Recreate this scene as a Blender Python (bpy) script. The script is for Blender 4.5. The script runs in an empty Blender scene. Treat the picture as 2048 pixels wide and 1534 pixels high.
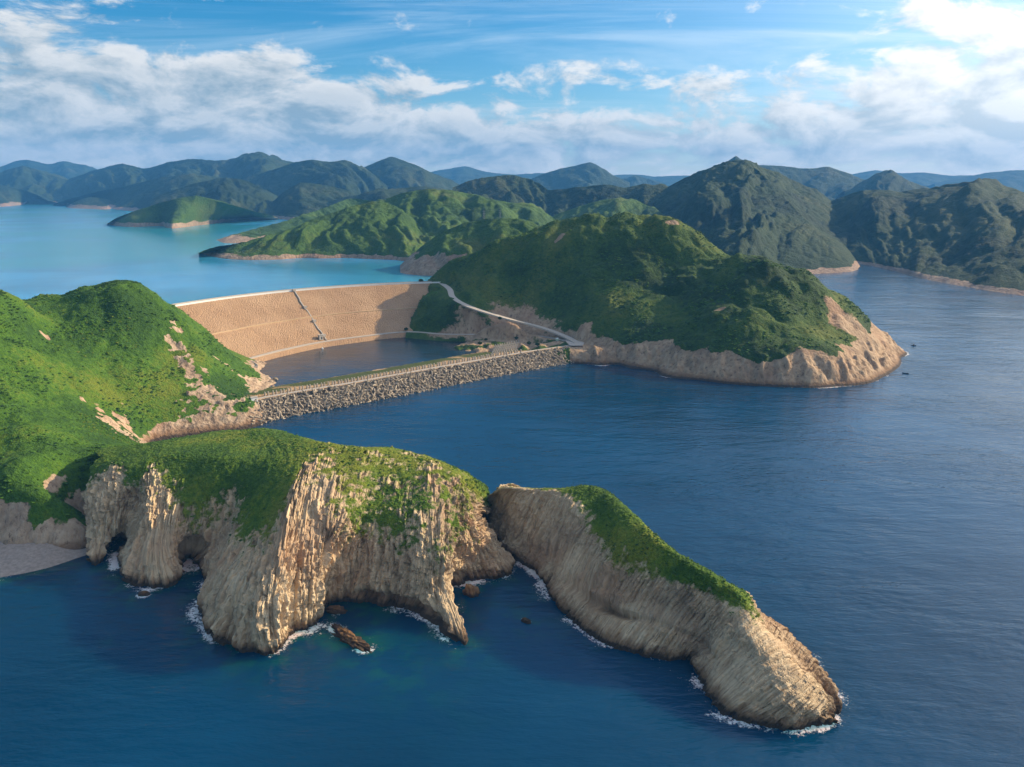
import bpy, math, random
import numpy as np
from mathutils import Vector

# ------------------------------------------------------------------ camera, light, exposure
scene = bpy.context.scene
R = math.radians
F = 1559.0                    # focal length in pixels of a 2048-wide picture
PITCH = R(14.3)
CAMZ = 160.0
cam_d = bpy.data.cameras.new('camera')
cam_d.sensor_width = 36.0
cam_d.lens = F / 2048 * 36.0
cam_d.clip_start = 1.0
cam_d.clip_end = 60000.0
cam = bpy.data.objects.new('camera', cam_d)
scene.collection.objects.link(cam)
cam.location = (0, 0, CAMZ)
cam.rotation_euler = (R(90) - PITCH, 0, 0)
scene.camera = cam
scene.view_settings.view_transform = 'Standard'
scene.view_settings.look = 'None'
scene.view_settings.exposure = 0.6
scene.view_settings.gamma = 1.0

SUN_AZ, SUN_EL = 68.0, 26.0   # azimuth from +Y towards +X
SUN = Vector((math.sin(R(SUN_AZ)) * math.cos(R(SUN_EL)), math.cos(R(SUN_AZ)) * math.cos(R(SUN_EL)), math.sin(R(SUN_EL))))
sun_d = bpy.data.lights.new('sun', 'SUN')
sun_d.energy = 5.0
sun_d.angle = R(0.6)
sun_d.color = (1.0, 0.81, 0.54)
sun = bpy.data.objects.new('sun', sun_d)
scene.collection.objects.link(sun)
sun.rotation_euler = SUN.to_track_quat('Z', 'Y').to_euler()
sun.location = (900, 300, 600)

class NT:
    """small helper to write node trees"""
    def __init__(s, tree):
        s.t = tree; s.n = tree.nodes; s.l = tree.links
    def add(s, typ, ins=None, **props):
        nd = s.n.new(typ)
        for k, v in props.items(): setattr(nd, k, v)
        for k, v in (ins or {}).items(): s.put(nd.inputs[k], v)
        return nd
    def put(s, sock, v):
        if isinstance(v, bpy.types.NodeSocket): s.l.new(v, sock)
        elif hasattr(v, 'outputs'): s.l.new(v.outputs[0], sock)
        else: sock.default_value = v
    def math(s, op, a, b=0.0, c=0.0, clamp=False):
        nd = s.n.new('ShaderNodeMath'); nd.operation = op; nd.use_clamp = clamp
        s.put(nd.inputs[0], a); s.put(nd.inputs[1], b); s.put(nd.inputs[2], c)
        return nd.outputs[0]
    def vmath(s, op, a, b=(0, 0, 0)):
        nd = s.n.new('ShaderNodeVectorMath'); nd.operation = op
        s.put(nd.inputs[0], a)
        if op == 'SCALE': s.put(nd.inputs['Scale'], b)
        else: s.put(nd.inputs[1], b)
        return nd.outputs[0]
    def step(s, x, a, b, lo=0.0, hi=1.0):
        nd = s.n.new('ShaderNodeMapRange'); nd.interpolation_type = 'SMOOTHSTEP'
        s.put(nd.inputs['Value'], x); s.put(nd.inputs['From Min'], a); s.put(nd.inputs['From Max'], b)
        nd.inputs['To Min'].default_value = lo; nd.inputs['To Max'].default_value = hi
        return nd.outputs[0]
    def noise(s, vec, scale, detail=3.0, rough=0.55, dist=0.0, dims='3D', col=False):
        nd = s.n.new('ShaderNodeTexNoise'); nd.noise_dimensions = dims
        s.put(nd.inputs['Vector'], vec); s.put(nd.inputs['Scale'], scale)
        nd.inputs['Detail'].default_value = detail; nd.inputs['Roughness'].default_value = rough
        nd.inputs['Distortion'].default_value = dist
        return nd.outputs['Color' if col else 0]
    def mix(s, f, a, b):
        nd = s.n.new('ShaderNodeMix'); nd.data_type = 'RGBA'
        s.put(nd.inputs[0], f)
        for sock, v in ((nd.inputs[6], a), (nd.inputs[7], b)):
            s.put(sock, (*v, 1) if isinstance(v, tuple) and len(v) == 3 else v)
        return nd.outputs[2]
    def comb(s, x, y, z=0.0):
        nd = s.n.new('ShaderNodeCombineXYZ')
        s.put(nd.inputs[0], x); s.put(nd.inputs[1], y); s.put(nd.inputs[2], z)
        return nd.outputs[0]
    def sep(s, v):
        nd = s.n.new('ShaderNodeSeparateXYZ'); s.put(nd.inputs[0], v)
        return nd.outputs

world = bpy.data.worlds.new('World'); scene.world = world; world.use_nodes = True
def build_sky():
    t = NT(world.node_tree); bg = t.n['Background']
    sky = t.add('ShaderNodeTexSky', sky_type='NISHITA', sun_disc=False, sun_elevation=R(SUN_EL), sun_rotation=R(SUN_AZ),
                altitude=0.0, air_density=1.0, dust_density=0.2, ozone_density=4.0)
    skyc = t.add('ShaderNodeHueSaturation', {'Hue': 0.495, 'Saturation': 1.5, 'Value': 0.82, 'Color': sky}).outputs[0]
    d = t.add('ShaderNodeTexCoord').outputs['Generated']
    x, y, z = t.sep(d)
    az = t.math('ARCTAN2', x, y); el = t.math('ARCSINE', z)
    S = t.comb(t.math('MULTIPLY', az, 1.0), t.math('MULTIPLY', el, 2.1))
    k = t.math('ADD', t.math('MAXIMUM', z, 0.0), 0.055)
    P = t.comb(t.math('DIVIDE', x, k), t.math('DIVIDE', y, k))
    def bump(v, c, w):              # soft window of a coordinate
        a = t.math('DIVIDE', t.math('SUBTRACT', v, c), w)
        return t.math('EXPONENT', t.math('MULTIPLY', t.math('MULTIPLY', a, a), -1.0))
    def box(e0, ew, a0, aw, g):
        return t.math('MULTIPLY', t.math('MULTIPLY', bump(el, e0, ew), bump(az, a0, aw)), g)
    right = t.step(az, 0.20, 0.50)
    # thin high cloud
    hi = t.noise(t.vmath('MULTIPLY', P, (0.30, 0.95, 1.0)), 1.0, 7, 0.66, 1.2)
    hia = t.math('MULTIPLY', t.step(hi, 0.40, 0.74), t.math('ADD', 0.62, t.math('MULTIPLY', right, 0.45)))
    # heaped cloud
    cov = t.math('MULTIPLY', bump(el, 0.042, 0.052), 0.23)
    for b in (box(0.118, 0.046, -0.38, 0.20, 0.20), box(0.135, 0.10, 0.66, 0.24, 0.36), box(0.137, 0.022, 0.08, 0.11, 0.15),
              box(0.105, 0.03, -0.10, 0.20, 0.06), box(0.115, 0.02, 0.23, 0.06, 0.10), box(0.10, 0.05, -0.62, 0.12, 0.13)):
        cov = t.math('ADD', cov, b)
    cov = t.math('ADD', cov, t.math('MULTIPLY', t.step(t.math('ABSOLUTE', az), 0.9, 1.4), 0.10))
    def dens(off):
        s = t.vmath('ADD', S, off)
        a = t.noise(s, 10.5, 9, 0.62, 0.30); b = t.noise(s, 3.0, 2, 0.5)
        return t.math('ADD', t.math('MULTIPLY', a, 0.85), t.math('MULTIPLY', b, 0.25))
    n0 = dens((0.35, 0.2, 0.1)); n1 = dens((0.366, 0.228, 0.1))
    den = t.math('ADD', n0, cov)
    al = t.step(den, 0.63, 0.76)
    thick = t.step(den, 0.71, 0.92)
    lit = t.math('ADD', 0.62, t.math('MULTIPLY', t.math('SUBTRACT', n0, n1), 5.0), clamp=True)
    lit = t.math('SUBTRACT', lit, t.math('MULTIPLY', thick, 0.36), clamp=True)
    lit = t.math('ADD', lit, t.math('MULTIPLY', right, 0.12), clamp=True)
    cc = t.mix(lit, (2.25, 2.95, 3.4), (6.7, 6.5, 6.15))
    hc = t.mix(right, (5.6, 6.6, 7.4), (6.4, 6.6, 6.8))
    c = t.mix(t.math('MULTIPLY', hia, 0.62), skyc, hc)
    low = t.step(el, 0.060, 0.0)
    c = t.mix(t.math('MULTIPLY', low, 0.6), c, t.mix(right, (4.9, 5.7, 6.4), (6.6, 6.9, 7.1)))
    c = t.mix(t.math('MULTIPLY', al, t.step(el, -0.01, 0.012, 0.5, 0.96)), c, cc)
    # bright veil of cloud round the sun, out of the frame to the right
    dt = t.math('MAXIMUM', t.add('ShaderNodeVectorMath', {0: d, 1: tuple(SUN)}, operation='DOT_PRODUCT').outputs['Value'], -0.2)
    veil = t.math('EXPONENT', t.math('MULTIPLY', t.math('SUBTRACT', dt, 1.0), 6.3))
    c = t.vmath('ADD', c, t.vmath('SCALE', (16.0, 15.2, 14.0), veil))
    t.put(bg.inputs['Color'], c); bg.inputs['Strength'].default_value = 0.10
build_sky()


# ------------------------------------------------------------------ numeric helpers
rng = np.random.RandomState(7)
random.seed(7)
PERM = rng.permutation(256)
GRAD = rng.normal(size=(256, 3)); GRAD /= np.linalg.norm(GRAD, axis=1)[:, None]

def gn(p):
    p = np.asarray(p, float); shp = p.shape[:-1]; p = p.reshape(-1, 3)
    i = np.floor(p).astype(np.int64); f = p - i; i &= 255
    u = f * f * f * (f * (f * 6 - 15) + 10)
    out = np.zeros(len(p))
    for a in (0, 1):
        wa = u[:, 0] if a else 1 - u[:, 0]
        pa = PERM[(i[:, 0] + a) & 255]
        for b in (0, 1):
            wb = wa * (u[:, 1] if b else 1 - u[:, 1])
            pb = PERM[(pa + i[:, 1] + b) & 255]
            for c in (0, 1):
                g = GRAD[PERM[(pb + i[:, 2] + c) & 255]]
                d = g[:, 0] * (f[:, 0] - a) + g[:, 1] * (f[:, 1] - b) + g[:, 2] * (f[:, 2] - c)
                out += wb * (u[:, 2] if c else 1 - u[:, 2]) * d
    return out.reshape(shp) * 1.4

def fbm(p, octaves=4, gain=0.5, lac=2.03):
    p = np.asarray(p, float); a = 1.0; out = 0.0
    for k in range(octaves):
        out = out + a * gn(p + 17.3 * k); p = p * lac; a *= gain
    return out

def billow(p, octaves=3, gain=0.5):
    p = np.asarray(p, float); a = 1.0; out = 0.0
    for k in range(octaves):
        out = out + a * np.abs(gn(p + 31.7 * k)); p = p * 2.1; a *= gain
    return out

def hsh(*ks):
    h = np.zeros_like(ks[0], dtype=np.int64) + 374761
    for k in ks:
        h = (h * 668265 + k.astype(np.int64) * 374761393) & 0x7fffffff
        h = ((h ^ (h >> 13)) * 1274126) & 0x7fffffff
    return ((h ^ (h >> 9)) & 0xffff) / 65535.0

def sm(x, a, b):
    t = np.clip((x - a) / (b - a), 0, 1)
    return t * t * (3 - 2 * t)

SP, CP = math.sin(PITCH), math.cos(PITCH)
def ray(px, py):
    u = (px - 1024) / F; v = (767 - py) / F
    return np.array([u, CP + v * SP, -SP + v * CP])
def PZ(px, py, z):                # the place at height z seen in that direction
    d = ray(px, py); return np.array([0, 0, CAMZ]) + d * ((z - CAMZ) / d[2])
def PY(px, py, Y):                # the place at distance Y seen in that direction
    d = ray(px, py); return np.array([0, 0, CAMZ]) + d * (Y / d[1])

def herm(c, kn, q):
    c = np.asarray(c, float); kn = np.asarray(kn, float)
    h = np.diff(kn); e = (slice(None),) + (None,) * (c.ndim - 1)
    d = (c[1:] - c[:-1]) / h[e]
    m = np.empty_like(c); m[0] = d[0]; m[-1] = d[-1]
    m[1:-1] = (h[1:][e] * d[:-1] + h[:-1][e] * d[1:]) / (h[1:] + h[:-1])[e]
    i = np.clip(np.searchsorted(kn, q, side='right') - 1, 0, len(h) - 1)
    t = ((q - kn[i]) / h[i])[e]; hh = h[i][e]
    t2 = t * t; t3 = t2 * t
    return (2*t3-3*t2+1)*c[i] + (t3-2*t2+t)*hh*m[i] + (-2*t3+3*t2)*c[i+1] + (t3-t2)*hh*m[i+1]

def curve(pts, n):
    pts = np.asarray(pts, float)
    kn = np.r_[0, np.cumsum(np.maximum(np.linalg.norm(np.diff(pts[:, :3], axis=0), axis=1), 1e-3))]
    return herm(pts, kn, np.linspace(0, kn[-1], n))

def loft(ctrl, res_s, res_r):
    """ctrl (S, R, 3+k): smooth surface through the control points; returns grid and (u, v) in metres"""
    ctrl = np.asarray(ctrl, float)
    ls = np.linalg.norm(np.diff(ctrl[..., :3], axis=0), axis=2)
    ks = np.r_[0, np.cumsum(np.maximum(np.percentile(ls, 70, axis=1), 0.5))]
    lr = np.linalg.norm(np.diff(ctrl[..., :3], axis=1), axis=2)
    kr = np.r_[0, np.cumsum(np.maximum(np.percentile(lr, 65, axis=0), 0.5))]
    qs = np.linspace(0, ks[-1], int(ks[-1] / res_s) + 2); qr = np.linspace(0, kr[-1], int(kr[-1] / res_r) + 2)
    g = herm(ctrl, ks, qs)
    g = np.moveaxis(herm(np.moveaxis(g, 1, 0), kr, qr), 0, 1)
    U, V = np.meshgrid(qs, qr, indexing='ij')
    return g, U, V, ks, kr

def gnormals(P):
    a = np.gradient(P, axis=0); b = np.gradient(P, axis=1)
    n = np.cross(a, b); n /= np.maximum(np.linalg.norm(n, axis=2), 1e-9)[..., None]
    return n

def seg_dist(x, y, line):
    """distance from points to a polyline (n,2+) and the interpolated extra value"""
    best = np.full(x.shape, 1e9); val = np.zeros(x.shape)
    line = np.asarray(line, float)
    for a, b in zip(line[:-1], line[1:]):
        dx, dy = b[0] - a[0], b[1] - a[1]; L = dx * dx + dy * dy + 1e-9
        t = np.clip(((x - a[0]) * dx + (y - a[1]) * dy) / L, 0, 1)
        d = np.hypot(x - a[0] - t * dx, y - a[1] - t * dy)
        k = d < best
        best = np.where(k, d, best)
        if line.shape[1] > 2: val = np.where(k, a[2] + t * (b[2] - a[2]), val)
    return best, val

def tps(ctrl):
    c = np.asarray(ctrl, float); S = 200.0
    xy = c[:, :2] / S; n = len(c)
    d2 = ((xy[:, None] - xy[None]) ** 2).sum(2)
    K = 0.5 * d2 * np.log(d2 + 1e-12) + np.eye(n) * 2e-3
    A = np.zeros((n + 3, n + 3)); A[:n, :n] = K
    A[:n, n] = 1; A[:n, n+1:] = xy; A[n, :n] = 1; A[n+1:, :n] = xy.T
    w = np.linalg.solve(A, np.r_[c[:, 2], 0, 0, 0])
    def f(x, y):
        shp = x.shape; x = x.ravel() / S; y = y.ravel() / S
        out = w[n] + w[n+1] * x + w[n+2] * y
        for k in range(n):
            r2 = (x - xy[k, 0]) ** 2 + (y - xy[k, 1]) ** 2
            out = out + w[k] * 0.5 * r2 * np.log(r2 + 1e-12)
        return out.reshape(shp)
    return f

# ------------------------------------------------------------------ object helpers
COL = scene.collection
def raw_mesh(name, V, Fc, mat, attrs=None, smooth=True, parent=None):
    me = bpy.data.meshes.new(name)
    V = np.ascontiguousarray(V, dtype=np.float32); Fc = np.ascontiguousarray(Fc, dtype=np.int32)
    k = Fc.shape[1]
    me.vertices.add(len(V)); me.vertices.foreach_set('co', V.ravel())
    me.loops.add(Fc.size); me.loops.foreach_set('vertex_index', Fc.ravel())
    me.polygons.add(len(Fc)); me.polygons.foreach_set('loop_start', np.arange(0, Fc.size, k, dtype=np.int32))
    me.polygons.foreach_set('use_smooth', np.full(len(Fc), smooth))
    for an, av in (attrs or {}).items():
        av = np.asarray(av, dtype=np.float32)
        if av.ndim == 2:
            at = me.attributes.new(an, 'FLOAT_VECTOR', 'POINT'); at.data.foreach_set('vector', av.ravel())
        else:
            at = me.attributes.new(an, 'FLOAT', 'POINT'); at.data.foreach_set('value', av)
    me.update(calc_edges=True)
    o = bpy.data.objects.new(name, me)
    if mat: me.materials.append(mat)
    COL.objects.link(o)
    if parent: o.parent = parent
    return o

def grid_faces(n, m):
    i = np.arange(n * m).reshape(n, m)
    return np.stack([i[:-1, :-1], i[1:, :-1], i[1:, 1:], i[:-1, 1:]], -1).reshape(-1, 4)

def grid_mesh(name, P, mat, attrs=None, keep=None, smooth=True, parent=None, flip=False):
    n, m = P.shape[:2]
    Fc = grid_faces(n, m)
    if flip: Fc = Fc[:, ::-1]
    V = P.reshape(-1, 3)
    at = {k: (v.reshape(-1, 3) if v.ndim == 3 else v.ravel()) for k, v in (attrs or {}).items()}
    if keep is not None:
        kf = keep.ravel()[Fc].any(1); Fc = Fc[kf]
        used = np.zeros(len(V), bool); used[Fc.ravel()] = True
        idx = np.cumsum(used) - 1
        V = V[used]; Fc = idx[Fc]; at = {k: v[used] for k, v in at.items()}
    return raw_mesh(name, V, Fc, mat, at, smooth, parent)

def tag(o, label=None, cat=None, group=None, kind=None):
    if label: o['label'] = label
    if cat: o['category'] = cat
    if group: o['group'] = group
    if kind: o['kind'] = kind
    return o
def empty(name, loc=(0, 0, 0), rz=0.0):
    o = bpy.data.objects.new(name, None); COL.objects.link(o)
    o.location = loc; o.rotation_euler = (0, 0, rz); o.empty_display_size = 1.0
    return o
def dup(root, loc, rot=None, scale=None):
    r = root.copy(); COL.objects.link(r); r.location = loc
    if rot is not None: r.rotation_euler = rot
    if scale is not None: r.scale = scale
    for ch in list(root.children):
        c = ch.copy(); COL.objects.link(c); c.parent = r
    return r

class MB:
    """collects boxes, prisms and tubes and links them as one mesh"""
    def __init__(s): s.v = []; s.f = []; s.n = 0
    def put(s, V, Fs):
        s.v.append(np.asarray(V, float))
        s.f += [tuple(int(i) + s.n for i in f) for f in Fs]; s.n += len(V)
    def box(s, c, size, rz=0.0, taper=1.0):
        x, y, z = np.array(size) / 2.0
        V = []
        for sz, k in ((-1, 1.0), (1, taper)):
            for sx, sy in ((-1, -1), (1, -1), (1, 1), (-1, 1)):
                V.append((sx * x * k, sy * y * k, sz * z))
        V = np.array(V); cr, sr = math.cos(rz), math.sin(rz)
        V = np.c_[V[:, 0] * cr - V[:, 1] * sr, V[:, 0] * sr + V[:, 1] * cr, V[:, 2]] + np.array(c)
        s.put(V, [(3, 2, 1, 0), (4, 5, 6, 7), (0, 1, 5, 4), (1, 2, 6, 5), (2, 3, 7, 6), (3, 0, 4, 7)])
    def tube(s, a, b, r0, r1=None, k=6):
        a = np.array(a, float); b = np.array(b, float); r1 = r0 if r1 is None else r1
        d = (b - a) / np.linalg.norm(b - a)
        e = np.cross(d, (0, 0, 1) if abs(d[2]) < 0.9 else (1, 0, 0)); e /= np.linalg.norm(e); g = np.cross(d, e)
        an = np.arange(k) * 2 * math.pi / k
        ring = np.cos(an)[:, None] * e + np.sin(an)[:, None] * g
        s.put(np.r_[a + ring * r0, b + ring * r1],
              [(i, (i + 1) % k, k + (i + 1) % k, k + i) for i in range(k)] + [tuple(range(k))[::-1], tuple(range(k, 2 * k))])
    def build(s, name, mat, parent=None, bevel=0.0):
        me = bpy.data.meshes.new(name); me.from_pydata(np.concatenate(s.v).tolist(), [], s.f); me.update()
        me.materials.append(mat)
        o = bpy.data.objects.new(name, me); COL.objects.link(o)
        if parent: o.parent = parent
        if bevel:
            b = o.modifiers.new('bevel', 'BEVEL'); b.width = bevel; b.segments = 1; b.limit_method = 'ANGLE'
        return o

# ------------------------------------------------------------------ materials
def new_mat(name):
    m = bpy.data.materials.new(name); m.use_nodes = True
    t = NT(m.node_tree); b = t.n['Principled BSDF']
    b.inputs['Specular IOR Level'].default_value = 0.25
    return m, t, b

def land_mat(name, rock=((0.47, 0.335, 0.20), (0.70, 0.55, 0.355), (0.25, 0.165, 0.105)), columns=True,
             veg=((0.034, 0.080, 0.006), (0.090, 0.165, 0.010), (0.185, 0.195, 0.018)), size=1.0, tide=None, edge=0.10, bump=1.0, yellow=0.52):
    m, t, b = new_mat(name)
    pos = t.add('ShaderNodeNewGeometry').outputs['Position']
    va = t.add('ShaderNodeAttribute', attribute_name='veg').outputs['Fac']
    k = 1.0 / size
    n1 = t.noise(pos, 0.35 * k, 5, 0.65); n2 = t.noise(pos, 0.02 * k, 3, 0.5); n3 = t.noise(pos, 1.1 * k, 3, 0.6)
    vf = t.math('ADD', va, t.math('MULTIPLY', t.math('SUBTRACT', n1, 0.5), 0.9))
    vf = t.step(vf, 0.5 - edge, 0.5 + edge)
    # rock
    if columns:
        uv = t.add('ShaderNodeAttribute', attribute_name='suv').outputs['Vector']
        st = t.vmath('MULTIPLY', uv, (1.0, 0.10, 1.0))
        r1 = t.noise(st, 0.75, 5, 0.65, 0.3); rb = t.noise(t.vmath('MULTIPLY', uv, (1.0, 0.20, 1.0)), 1.1, 5, 0.65, 0.4)
    else:
        st = t.vmath('MULTIPLY', pos, (1.0, 1.0, 0.45))
        r1 = t.noise(st, 0.30 * k, 5, 0.65, 0.4); rb = t.noise(st, 0.6 * k, 4, 0.65)
    r2 = t.noise(pos, 0.055 * k, 4, 0.6)
    rc = t.mix(t.step(r1, 0.36, 0.66), rock[0], rock[1])
    rc = t.mix(t.step(r2, 0.44, 0.70, 0.0, 0.55), rc, rock[2])
    rc = t.mix(t.step(rb, 0.45, 0.30, 0.0, 0.75), rc, tuple(c * 0.55 for c in rock[2]))
    rc = t.mix(t.step(t.noise(pos, 0.021 * k, 3, 0.6), 0.5, 0.68, 0.0, 0.5), rc, (rock[0][0] * 1.05, rock[0][1] * 0.88, rock[0][2] * 0.86))
    if tide is not None:
        z = t.sep(pos)[2]
        zz = t.math('ADD', z, t.math('MULTIPLY', t.math('SUBTRACT', n1, 0.5), 3.0))
        rc = t.mix(t.step(zz, tide + 5.0, tide + 2.0, 0.0, 0.75), rc, (0.165, 0.085, 0.038))
        rc = t.mix(t.step(zz, tide + 2.3, tide + 0.9, 0.0, 0.9), rc, (0.035, 0.026, 0.020))
    vn = t.math('ADD', t.math('MULTIPLY', n2, 0.65), t.math('MULTIPLY', n1, 0.35))
    vc = t.mix(t.step(vn, 0.38, 0.55), veg[0], veg[1])
    vc = t.mix(t.step(vn, yellow, yellow + 0.15, 0.0, 0.85), vc, veg[2])
    vc = t.mix(t.step(n3, 0.55, 0.35, 0.0, 0.45), vc, tuple(c * 0.55 for c in veg[0]))
    t.put(b.inputs['Base Color'], t.mix(vf, rc, vc))
    b.inputs['Roughness'].default_value = 0.9
    hv = t.math('MULTIPLY', t.math('ADD', n1, t.math('MULTIPLY', n3, 0.5)), 2.2 * size)
    hr = t.math('MULTIPLY', t.math('ADD', rb, t.math('MULTIPLY', r1, 0.8)), 1.8 * size)
    hm = t.add('ShaderNodeMix', {0: vf, 2: hr, 3: hv}, data_type='FLOAT').outputs[0]
    bp = t.add('ShaderNodeBump', {'Height': hm, 'Strength': 0.75 * bump, 'Distance': 1.0})
    t.put(b.inputs['Normal'], bp)
    return m

def plain_mat(name, col, rough=0.8, var=0.25, scale=1.0, bump=0.3, metal=0.0):
    m, t, b = new_mat(name)
    pos = t.add('ShaderNodeTexCoord').outputs['Object']
    n = t.noise(pos, scale, 5, 0.65)
    t.put(b.inputs['Base Color'], t.mix(n, tuple(c * (1 - var) for c in col), tuple(min(1, c * (1 + var)) for c in col)))
    b.inputs['Roughness'].default_value = rough; b.inputs['Metallic'].default_value = metal
    if bump:
        t.put(b.inputs['Normal'], t.add('ShaderNodeBump', {'Height': n, 'Strength': bump, 'Distance': 0.3}))
    return m

def water_mat(name, deep, shallow, rough, wave, wscale, stretch, foam=False, ior=1.333, patch=None):
    m, t, b = new_mat(name)
    pos = t.add('ShaderNodeNewGeometry').outputs['Position']
    p = t.add('ShaderNodeMapping', {'Vector': pos, 'Rotation': (0, 0, R(stretch[2])), 'Scale': (stretch[0], stretch[1], 1)}).outputs[0]
    w1 = t.noise(p, wscale, 4, 0.6, 0.3); w2 = t.noise(p, wscale * 4.1, 3, 0.6)
    w3 = t.noise(pos, 0.011, 3, 0.55)
    h = t.math('ADD', w1, t.math('MULTIPLY', w2, 0.34))
    gain = t.step(w3, 0.3, 0.7, 0.55, 1.25)
    sw = t.noise(t.vmath('MULTIPLY', p, (0.5, 1.0, 1.0)), wscale * 0.28, 2, 0.5, 0.2)
    h = t.math('ADD', t.math('MULTIPLY', h, gain), t.math('MULTIPLY', sw, 1.1))
    col = t.mix(t.step(t.noise(pos, 0.006, 3, 0.5), 0.35, 0.65), deep, tuple(c * 1.5 for c in deep))
    if foam:
        sh = t.add('ShaderNodeAttribute', attribute_name='shallow').outputs['Fac']
        sn = t.noise(pos, 0.09, 4, 0.6)
        col = t.mix(t.math('MULTIPLY', sh, t.step(sn, 0.42, 0.62), clamp=True), col, shallow)
        fo = t.add('ShaderNodeAttribute', attribute_name='foam').outputs['Fac']
        fn = t.noise(pos, 0.75, 6, 0.75, 0.8); fl = t.noise(pos, 0.045, 2, 0.5)
        ff = t.math('ADD', t.math('MULTIPLY', fo, t.step(fl, 0.40, 0.62, 0.25, 1.15)), t.math('MULTIPLY', t.math('SUBTRACT', fn, 0.5), 2.6))
        ff = t.step(ff, 0.56, 0.95)
        ff = t.math('MULTIPLY', ff, t.step(fo, 0.02, 0.2))
        col = t.mix(ff, col, (0.75, 0.80, 0.82))
        t.put(b.inputs['Roughness'], t.math('ADD', rough, t.math('MULTIPLY', ff, 0.5)))
    else:
        b.inputs['Roughness'].default_value = rough
        if patch: col = t.mix(t.step(t.noise(pos, patch, 2, 0.5), 0.40, 0.62), col, shallow)
    t.put(b.inputs['Base Color'], col)
    b.subsurface_method = 'BURLEY'; b.inputs['Subsurface Weight'].default_value = 1.0
    b.inputs['Subsurface Radius'].default_value = (5.0, 16.0, 22.0); b.inputs['Subsurface Scale'].default_value = 1.0 if foam else 0.4
    b.inputs['IOR'].default_value = ior; b.inputs['Specular IOR Level'].default_value = 0.5
    t.put(b.inputs['Normal'], t.add('ShaderNodeBump', {'Height': h, 'Strength': 1.0, 'Distance': wave}))
    return m

M_far = land_mat('far_hill_scrub', columns=False, size=5.0, rock=((0.26, 0.19, 0.14), (0.36, 0.28, 0.21), (0.16, 0.12, 0.10)),
                 veg=((0.011, 0.027, 0.008), (0.023, 0.045, 0.010), (0.058, 0.064, 0.020)), tide=None)
M_mid = land_mat('mid_hill_scrub', columns=False, size=2.2, rock=((0.30, 0.20, 0.13), (0.42, 0.31, 0.21), (0.17, 0.12, 0.09)),
                 veg=((0.022, 0.058, 0.008), (0.058, 0.118, 0.012), (0.105, 0.128, 0.022)))
M_range = land_mat('shade_painted_range_scrub', columns=False, size=3.2, rock=((0.30, 0.20, 0.14), (0.42, 0.31, 0.22), (0.16, 0.11, 0.09)),
                 veg=((0.009, 0.024, 0.007), (0.020, 0.044, 0.009), (0.056, 0.066, 0.016)))  # scrub greens lowered to paint cloud shadow onto the right-hand range
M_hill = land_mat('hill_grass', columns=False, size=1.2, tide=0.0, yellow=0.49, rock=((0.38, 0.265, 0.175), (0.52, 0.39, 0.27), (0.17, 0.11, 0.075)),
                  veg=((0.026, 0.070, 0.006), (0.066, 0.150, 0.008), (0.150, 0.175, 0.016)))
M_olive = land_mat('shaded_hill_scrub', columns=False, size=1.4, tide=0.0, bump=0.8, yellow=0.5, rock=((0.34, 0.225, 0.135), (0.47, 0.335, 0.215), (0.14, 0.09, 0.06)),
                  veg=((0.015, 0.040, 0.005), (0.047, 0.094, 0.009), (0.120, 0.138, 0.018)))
M_cliff = land_mat('column_cliff', columns=True, size=1.0, tide=0.0, yellow=0.46)
# ------------------------------------------------------------------ water
RES = 38.0                       # level of the reservoir
POND = 4.0                       # level of the pond
M_sea = water_mat('sea_water', (0.0006, 0.030, 0.074), (0.006, 0.080, 0.066), 0.09, 1.0, 0.085, (0.38, 1.0, 12), foam=True)
M_res = water_mat('reservoir_water', (0.034, 0.20, 0.36), (0.022, 0.25, 0.32), 0.16, 0.25, 0.12, (0.3, 1.0, -4), patch=0.0016)
M_pond = water_mat('pond_water', (0.010, 0.034, 0.060), (0.022, 0.032, 0.042), 0.12, 0.25, 0.16, (0.4, 1.0, 30), patch=0.012)

# ------------------------------------------------------------------ the two foreground cliffs (control rows: waterline .. cliff edge .. crest .. back)
def ctl(rows):
    return [[(p if len(p) == 4 else None) for p in r] for r in rows]

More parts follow.
